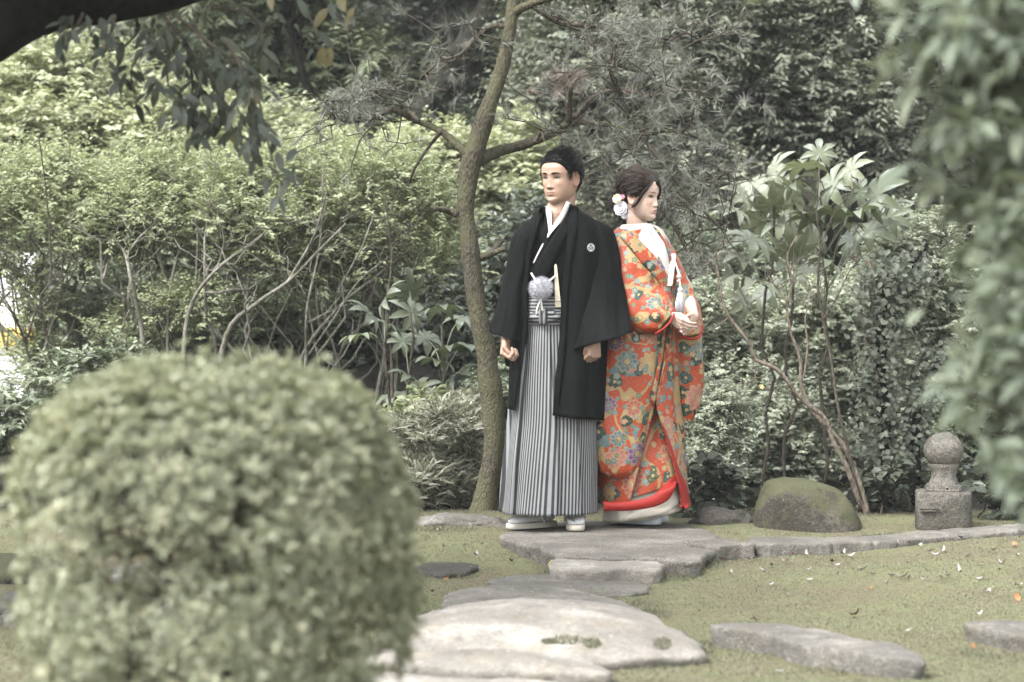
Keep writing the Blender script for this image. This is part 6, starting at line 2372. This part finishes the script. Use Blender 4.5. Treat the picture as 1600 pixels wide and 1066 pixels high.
loft(m_c, UC, BYP, 70, 170, cf, open_=True)
# near arm: sleeve from shoulder to the cuff at the hands
SA = [(957, 366, 1004, 358, -.03, .08, 2), (952, 395, 1012, 396, -.05, .095, 2.1), (951, 430, 1017, 428, -.08, .105, 2.2), (953, 470, 1026, 446, -.10, .11, 2.2), (966, 506, 1036, 457, -.13, .11, 2.2), (996, 520, 1044, 468, -.15, .105, 2.2), (1024, 520, 1052, 484, -.17, .085, 2.2)]


def sleeve_f(ph, amp=.011):
    def f(a, t, q):
        return amp * mnoise.noise(Vector((a * 1.7 + ph, t * 5, ph))) + .6 * amp * mnoise.noise(Vector((a * 2.5 + ph, t * 11 + a, ph + 3)))
    return f


loft(m_c, SA, BYP, 60, 72, sleeve_f(2.0), uoff=1.3, voff=.2)
# its long hanging bag
loft(m_c, [(948, 470, 1018, 500, -.12, .04, 2), (940, 530, 1026, 536, -.14, .05, 2.2), (934, 600, 1020, 606, -.16, .052, 2.3), (930, 660, 1010, 664, -.175, .05, 2.4), (930, 705, 1003, 700, -.18, .045, 2.4), (938, 733, 994, 732, -.18, .035, 2.3), (956, 746, 980, 746, -.18, .012, 2)],
     BYP, 46, 60, sleeve_f(6.0, .008), uoff=2.1, voff=-.35, cap1=True)
# far arm
loft(m_c, [(1014, 364, 1040, 372, .07, .08, 2), (1028, 400, 1056, 396, .07, .09, 2.1), (1042, 440, 1072, 432, .05, .09, 2.2), (1052, 480, 1086, 462, .02, .09, 2.2), (1060, 512, 1095, 492, -.02, .085, 2.2), (1066, 526, 1096, 520, -.05, .075, 2.2)], BYP, 40, 60, sleeve_f(11.0, .007), uoff=3.0, voff=.6)
loft(m_c, [(1044, 500, 1094, 508, .0, .05, 2), (1050, 545, 1097, 545, .0, .055, 2.2), (1056, 590, 1099, 592, .0, .055, 2.3), (1060, 630, 1093, 632, .0, .045, 2.3), (1064, 656, 1082, 658, .0, .02, 2)], BYP, 36, 50, sleeve_f(15.0, .008), uoff=4.1, voff=.1, cap1=True)
coat = m_c.build('brocade_coat', KIMONO, bride, solid=.005)
cb_ = bvh_of(m_c)
# collar of the coat: wide folded band
m = MB()
strap(m, [(964, 364, 975, 357), (975, 377, 990, 367), (994, 400, 1012, 388), (1015, 424, 1034, 413), (1033, 446, 1050, 438), (1040, 480, 1053, 478), (1034, 530, 1047, 532), (1025, 580, 1037, 582), (1016, 628, 1026, 634)], cb_, .010, BYP, 6, 50, puff=.006, dy=.0)
strap(m, [(1019, 354, 1026, 358), (1030, 368, 1038, 374), (1042, 390, 1049, 395), (1050, 415, 1056, 420)], cb_, .008, BYP, 5, 20, puff=.004, dy=.03)
m.build('coat_collar', KIMONO, coat, solid=.004)


# padded red hems and cuffs
def hem(pts, r, bvh, off, n=40, mt=RED_SILK, nm='red_hem', sides=12, parent=coat, dy=-.2):
    P = np.array([lay(a, b, bvh, off, BYP, dy) for a, b in spline(pts, n)])
    for _ in range(4):
        P[1:-1] = P[1:-1] * .5 + (P[:-2] + P[2:]) * .25
    m = MB()
    m.tube(P, np.interp(np.linspace(0, 1, n), np.linspace(0, 1, len(r)), r), sides, rough=.06)
    return m.build(nm, mt, parent)


m = MB()
strap(m, [(943, 783, 943, 798), (965, 785, 966, 798), (988, 783, 990, 797), (1008, 779, 1011, 794), (1025, 771, 1030, 789), (1039, 756, 1046, 779), (1050, 745, 1054, 763), (1055, 742, 1058, 752)], ib, .004, BYP, 9, 44, puff=.008, dy=-.2)
m.build('red_hem', RED_SILK, coat, solid=.006)
m = MB()
strap(m, [(1019, 630, 1022, 631), (1028, 655, 1032, 656), (1037, 680, 1043, 681), (1047, 712, 1054, 714), (1054, 738, 1064, 742), (1056, 758, 1073, 761), (1059, 778, 1077, 781), (1064, 793, 1075, 794)], cb_, .003, BYP, 8, 40, puff=.010, dy=-.2)
m.build('red_hem', RED_SILK, coat, solid=.006)
cuff1 = [Q(1026, 521, -.255), Q(1040, 511, -.265), Q(1051, 497, -.25), Q(1054, 484, -.20), Q(1050, 484, -.14), Q(1035, 508, -.10), Q(1024, 521, -.14), Q(1022, 522, -.2), Q(1026, 521, -.255)]
m = MB()
m.tube(spline(cuff1, 40), .0055, 8)
m.build('red_cuff', RED_SILK, coat)
m = MB()
m.tube(spline([Q(1066, 526, -.12), Q(1080, 530, -.135), Q(1092, 526, -.12), Q(1097, 515, -.06), Q(1095, 500, .0), Q(1090, 494, .02)], 30), (.0062), 8)
m.build('red_cuff', RED_SILK, coat)
# gold lining inside the far cuff
m = MB()
strap(m, [(1074, 494, 1092, 496), (1074, 508, 1094, 510), (1072, 522, 1092, 524)], None, .0, BYP, 5, 10, dy=-.03, puff=-.02)
m.build('lining', GOLD_LINING, coat, solid=.003)

# sandals
foot(bride, Q(958, 815, .10)[:2], (.86, -.42), .95, GREY_SOLE, .004, .034, False)
foot(bride, Q(966, 815, .20)[:2], (.92, -.25), .95, GREY_SOLE, .004, .034, False)

# dagger pouch with cord and tassel tucked in the collar
t0 = lay(1052, 400, cb_, .022, BYP, -.14)
dp = empty('dagger_pouch', lay(1052, 448, cb_, .02, BYP, -.14), 'slim white and gold brocade pouch tucked at the chest of the bride', 'pouch')
m = MB()
a_, b_ = lay(1046, 447, cb_, .022, BYP, -.15), lay(1052, 396, cb_, .024, BYP, -.15)
n_ = nrm(b_ - a_)
rows = []
for t, w in ((0, .010), (.05, .014), (.5, .0145), (.9, .014), (.97, .012), (1.0, .004)):
    c = a_ + (b_ - a_) * t
    rows.append([c + np.array([w * math.cos(q), -.008 * math.sin(q), 0]) for q in np.linspace(0, 2 * PI, 14, endpoint=False)])
m.grid(np.array(rows), True, cap0=True, cap1=True)
m.build('pouch', m_plain('pouch_brocade', (.66, .60, .46), .5, .3, .3, 90, .2), dp)
m = MB()
m.tube(spline([b_ + (0, -.01, -.02), Q(1060, 425, -.17), Q(1062, 436, -.18), Q(1058, 440, -.185)], 16), .004, 8)
m.ball(Q(1061, 432, -.18), .011, 10, 8)
m.tube(spline([Q(1061, 434, -.18), Q(1063, 446, -.19), Q(1063, 454, -.195)], 8), .0035, 8)
m.build('cord', WHITE_SILK, dp)
m = MB()
tp = Q(1063, 453, -.195)
m.ball(tp, (.013, .013, .012), 12, 8)
for k in range(160):
    a = rng.uniform(0, 2 * PI)
    rr = math.sqrt(rng.random())
    e = Q(1061, 492, -.20) + np.array([math.cos(a) * .019 * rr, math.sin(a) * .014 * rr, rng.uniform(-.008, .0)])
    m.tube([tp + np.array([math.cos(a) * .008 * rr, math.sin(a) * .008 * rr, -.004]), (tp + e) / 2 + np.array([math.cos(a) * .011 * rr, math.sin(a) * .01 * rr, 0]), e], .0013, 4)
m.build('tassel', FLUFF, dp)
# ------------------------------------------------------------------ fallen leaves and petals on the moss
def scrap_mesh(name, mat, L, W, curl):
    m = MB()
    rows = []
    for i in range(5):
        t = i / 4
        w = W * .5 * math.sin(PI * (t * .9 + .05)) ** .7
        z = curl * L * (4 * (t - .5) ** 2)
        rows.append([(-w, L * (t - .5), z + curl * w * 1.2), (0, L * (t - .5), z), (w, L * (t - .5), z + curl * w * 1.2)])
    m.grid(np.array(rows))
    return m.mesh(name, mat)


SCR_W = m_plain('pale_scrap', (.23, .215, .20), .8, .2, .1, 60)
SCR_C = m_plain('cream_scrap', (.42, .38, .22), .8, .2, .1, 60)
SCR_O = m_plain('rust_scrap', (.26, .12, .055), .8, .2, .2, 60)
SCR_D = m_plain('brown_scrap', (.07, .045, .03), .8, .2, .2, 60)
kinds = [('fallen_petal', 'petal', 'pale curled fallen petal lying on the moss', 'pale petals fallen on the moss', [scrap_mesh('fallen_petal', SCR_W, .052, .022, .25), scrap_mesh('fallen_petal', SCR_W, .042, .018, .5), scrap_mesh('fallen_petal', SCR_W, .065, .016, .35)]),
         ('fallen_leaf', 'leaf', 'rust coloured fallen leaf lying on the moss', 'rust coloured leaves fallen on the moss', [scrap_mesh('fallen_leaf', SCR_O, .042, .024, .25), scrap_mesh('fallen_leaf', SCR_O, .03, .02, .4)]),
         ('fallen_leaf', 'leaf', 'dark brown fallen leaf lying on the moss', 'dark brown leaves fallen on the moss', [scrap_mesh('fallen_leaf', SCR_D, .045, .024, .4), scrap_mesh('fallen_leaf', SCR_D, .03, .02, .3)])]
spots = [(1012, 884, 0), (1170, 874, 0), (1180, 871, 0), (1205, 884, 0), (1225, 878, 0), (1232, 876, 0), (1165, 900, 0), (1205, 913, 0), (1307, 883, 0), (1310, 898, 0), (1228, 928, 0), (1360, 897, 0), (1392, 899, 0), (1410, 902, 0), (1420, 903, 0),
         (1470, 902, 0), (1480, 900, 0), (1535, 903, 0), (1452, 862, 0), (1475, 860, 0), (1462, 866, 0), (1512, 870, 0), (1530, 884, 0), (1566, 880, 0), (1592, 915, 0), (1545, 924, 0), (1113, 950, 0), (1225, 1049, 0), (1436, 853, 0), (1590, 868, 0),
         (1143, 896, 0), (1262, 890, 0), (1330, 868, 0), (1318, 866, 0), (1260, 868, 0), (694, 855, 0), (725, 852, 0), (752, 850, 0), (718, 894, 0), (735, 890, 0), (726, 899, 0), (670, 918, 0), (745, 868, 0), (686, 830, 0), (1528, 961, 0), (1415, 987, 0),
         (12, 890, 0), (60, 905, 0), (95, 830, 0), (150, 800, 0), (20, 800, 0), (215, 792, 0), (30, 820, 0), (1385, 912, 0), (1268, 905, 0), (1345, 890, 0), (1500, 892, 0), (1440, 905, 0), (1552, 860, 0), (1193, 891, 0),
         (1128, 874, 1), (1240, 866, 1), (1208, 882, 1), (1350, 845, 1), (1360, 921, 1), (1520, 1012, 1), (1446, 1040, 1), (1590, 934, 1), (1585, 852, 1), (1150, 836, 1), (1130, 833, 1), (655, 870, 1), (700, 905, 1), (940, 1006, 1), (1108, 880, 1),
         (1175, 968, 2), (1180, 969, 2), (1330, 961, 2), (1338, 960, 2), (1300, 878, 2), (1452, 918, 2), (1562, 890, 2), (800, 877, 2), (676, 925, 2), (1382, 956, 2), (1092, 955, 2), (1500, 840, 2), (1420, 880, 2)]
for px, py, k in spots:
    p = gp(px, py, -.07 if py > 870 else -.02)
    for _ in range(4):
        p = gp(px, py, g(p[0], p[1]) + .012)
    nme, cat, lab, grp, mes = kinds[k]
    o = link(nme, mes[rng.integers(len(mes))], None, p)
    o.rotation_euler = (rng.normal(0, .3), rng.normal(0, .3), rng.uniform(0, 2 * PI))
    o.scale = (1, 1, 1) if True else None
    s_ = rng.uniform(.5, .9)
    o.scale = (s_, s_, s_)
    zone = ('in front of the boulder and edging stones' if px > 1100 and px < 1300 and py < 930 else 'on the open lawn between boulder and right edge' if px >= 1300 and px < 1440 and py < 930 else
            'below the carved stone post' if px >= 1440 and px < 1540 and py < 930 else 'at the far right edge of the lawn' if px >= 1540 else 'behind or beside the clipped bush' if px < 600 else
            'left of the flat stone path' if px < 800 else 'near the right slabs' if py > 930 else 'beside the large flat stone')
    tag(o, lab.replace('lying on the moss', 'on the moss ' + zone), cat, grp)
# one yellow leaf by the block of stone
p = gp(862, 886, -.05)
o = link('fallen_leaf', scrap_mesh('fallen_leaf', SCR_C, .05, .04, .3), None, p)
o.rotation_euler = (.9, .2, .4)
tag(o, 'cream yellow fallen leaf leaning on the block of grey stone', 'leaf')

# ------------------------------------------------------------------ thin haze volume, added to lift the dark gaps and soften contrast
hm = bpy.data.materials.new('haze')
hm.use_nodes = True
hm.node_tree.nodes.clear()
ho = hm.node_tree.nodes.new('ShaderNodeOutputMaterial')
hv = hm.node_tree.nodes.new('ShaderNodeVolumePrincipled')
hv.inputs['Color'].default_value = (.93, .97, .95, 1)
hv.inputs['Density'].default_value = .0008
hm.node_tree.links.new(hv.outputs[0], ho.inputs['Volume'])
m = MB()
m.box((0, 30, 5.5), (125, 105, 9.0))
hz_ = m.build('haze', hm, smooth=False)
tag(hz_, kind='stuff')
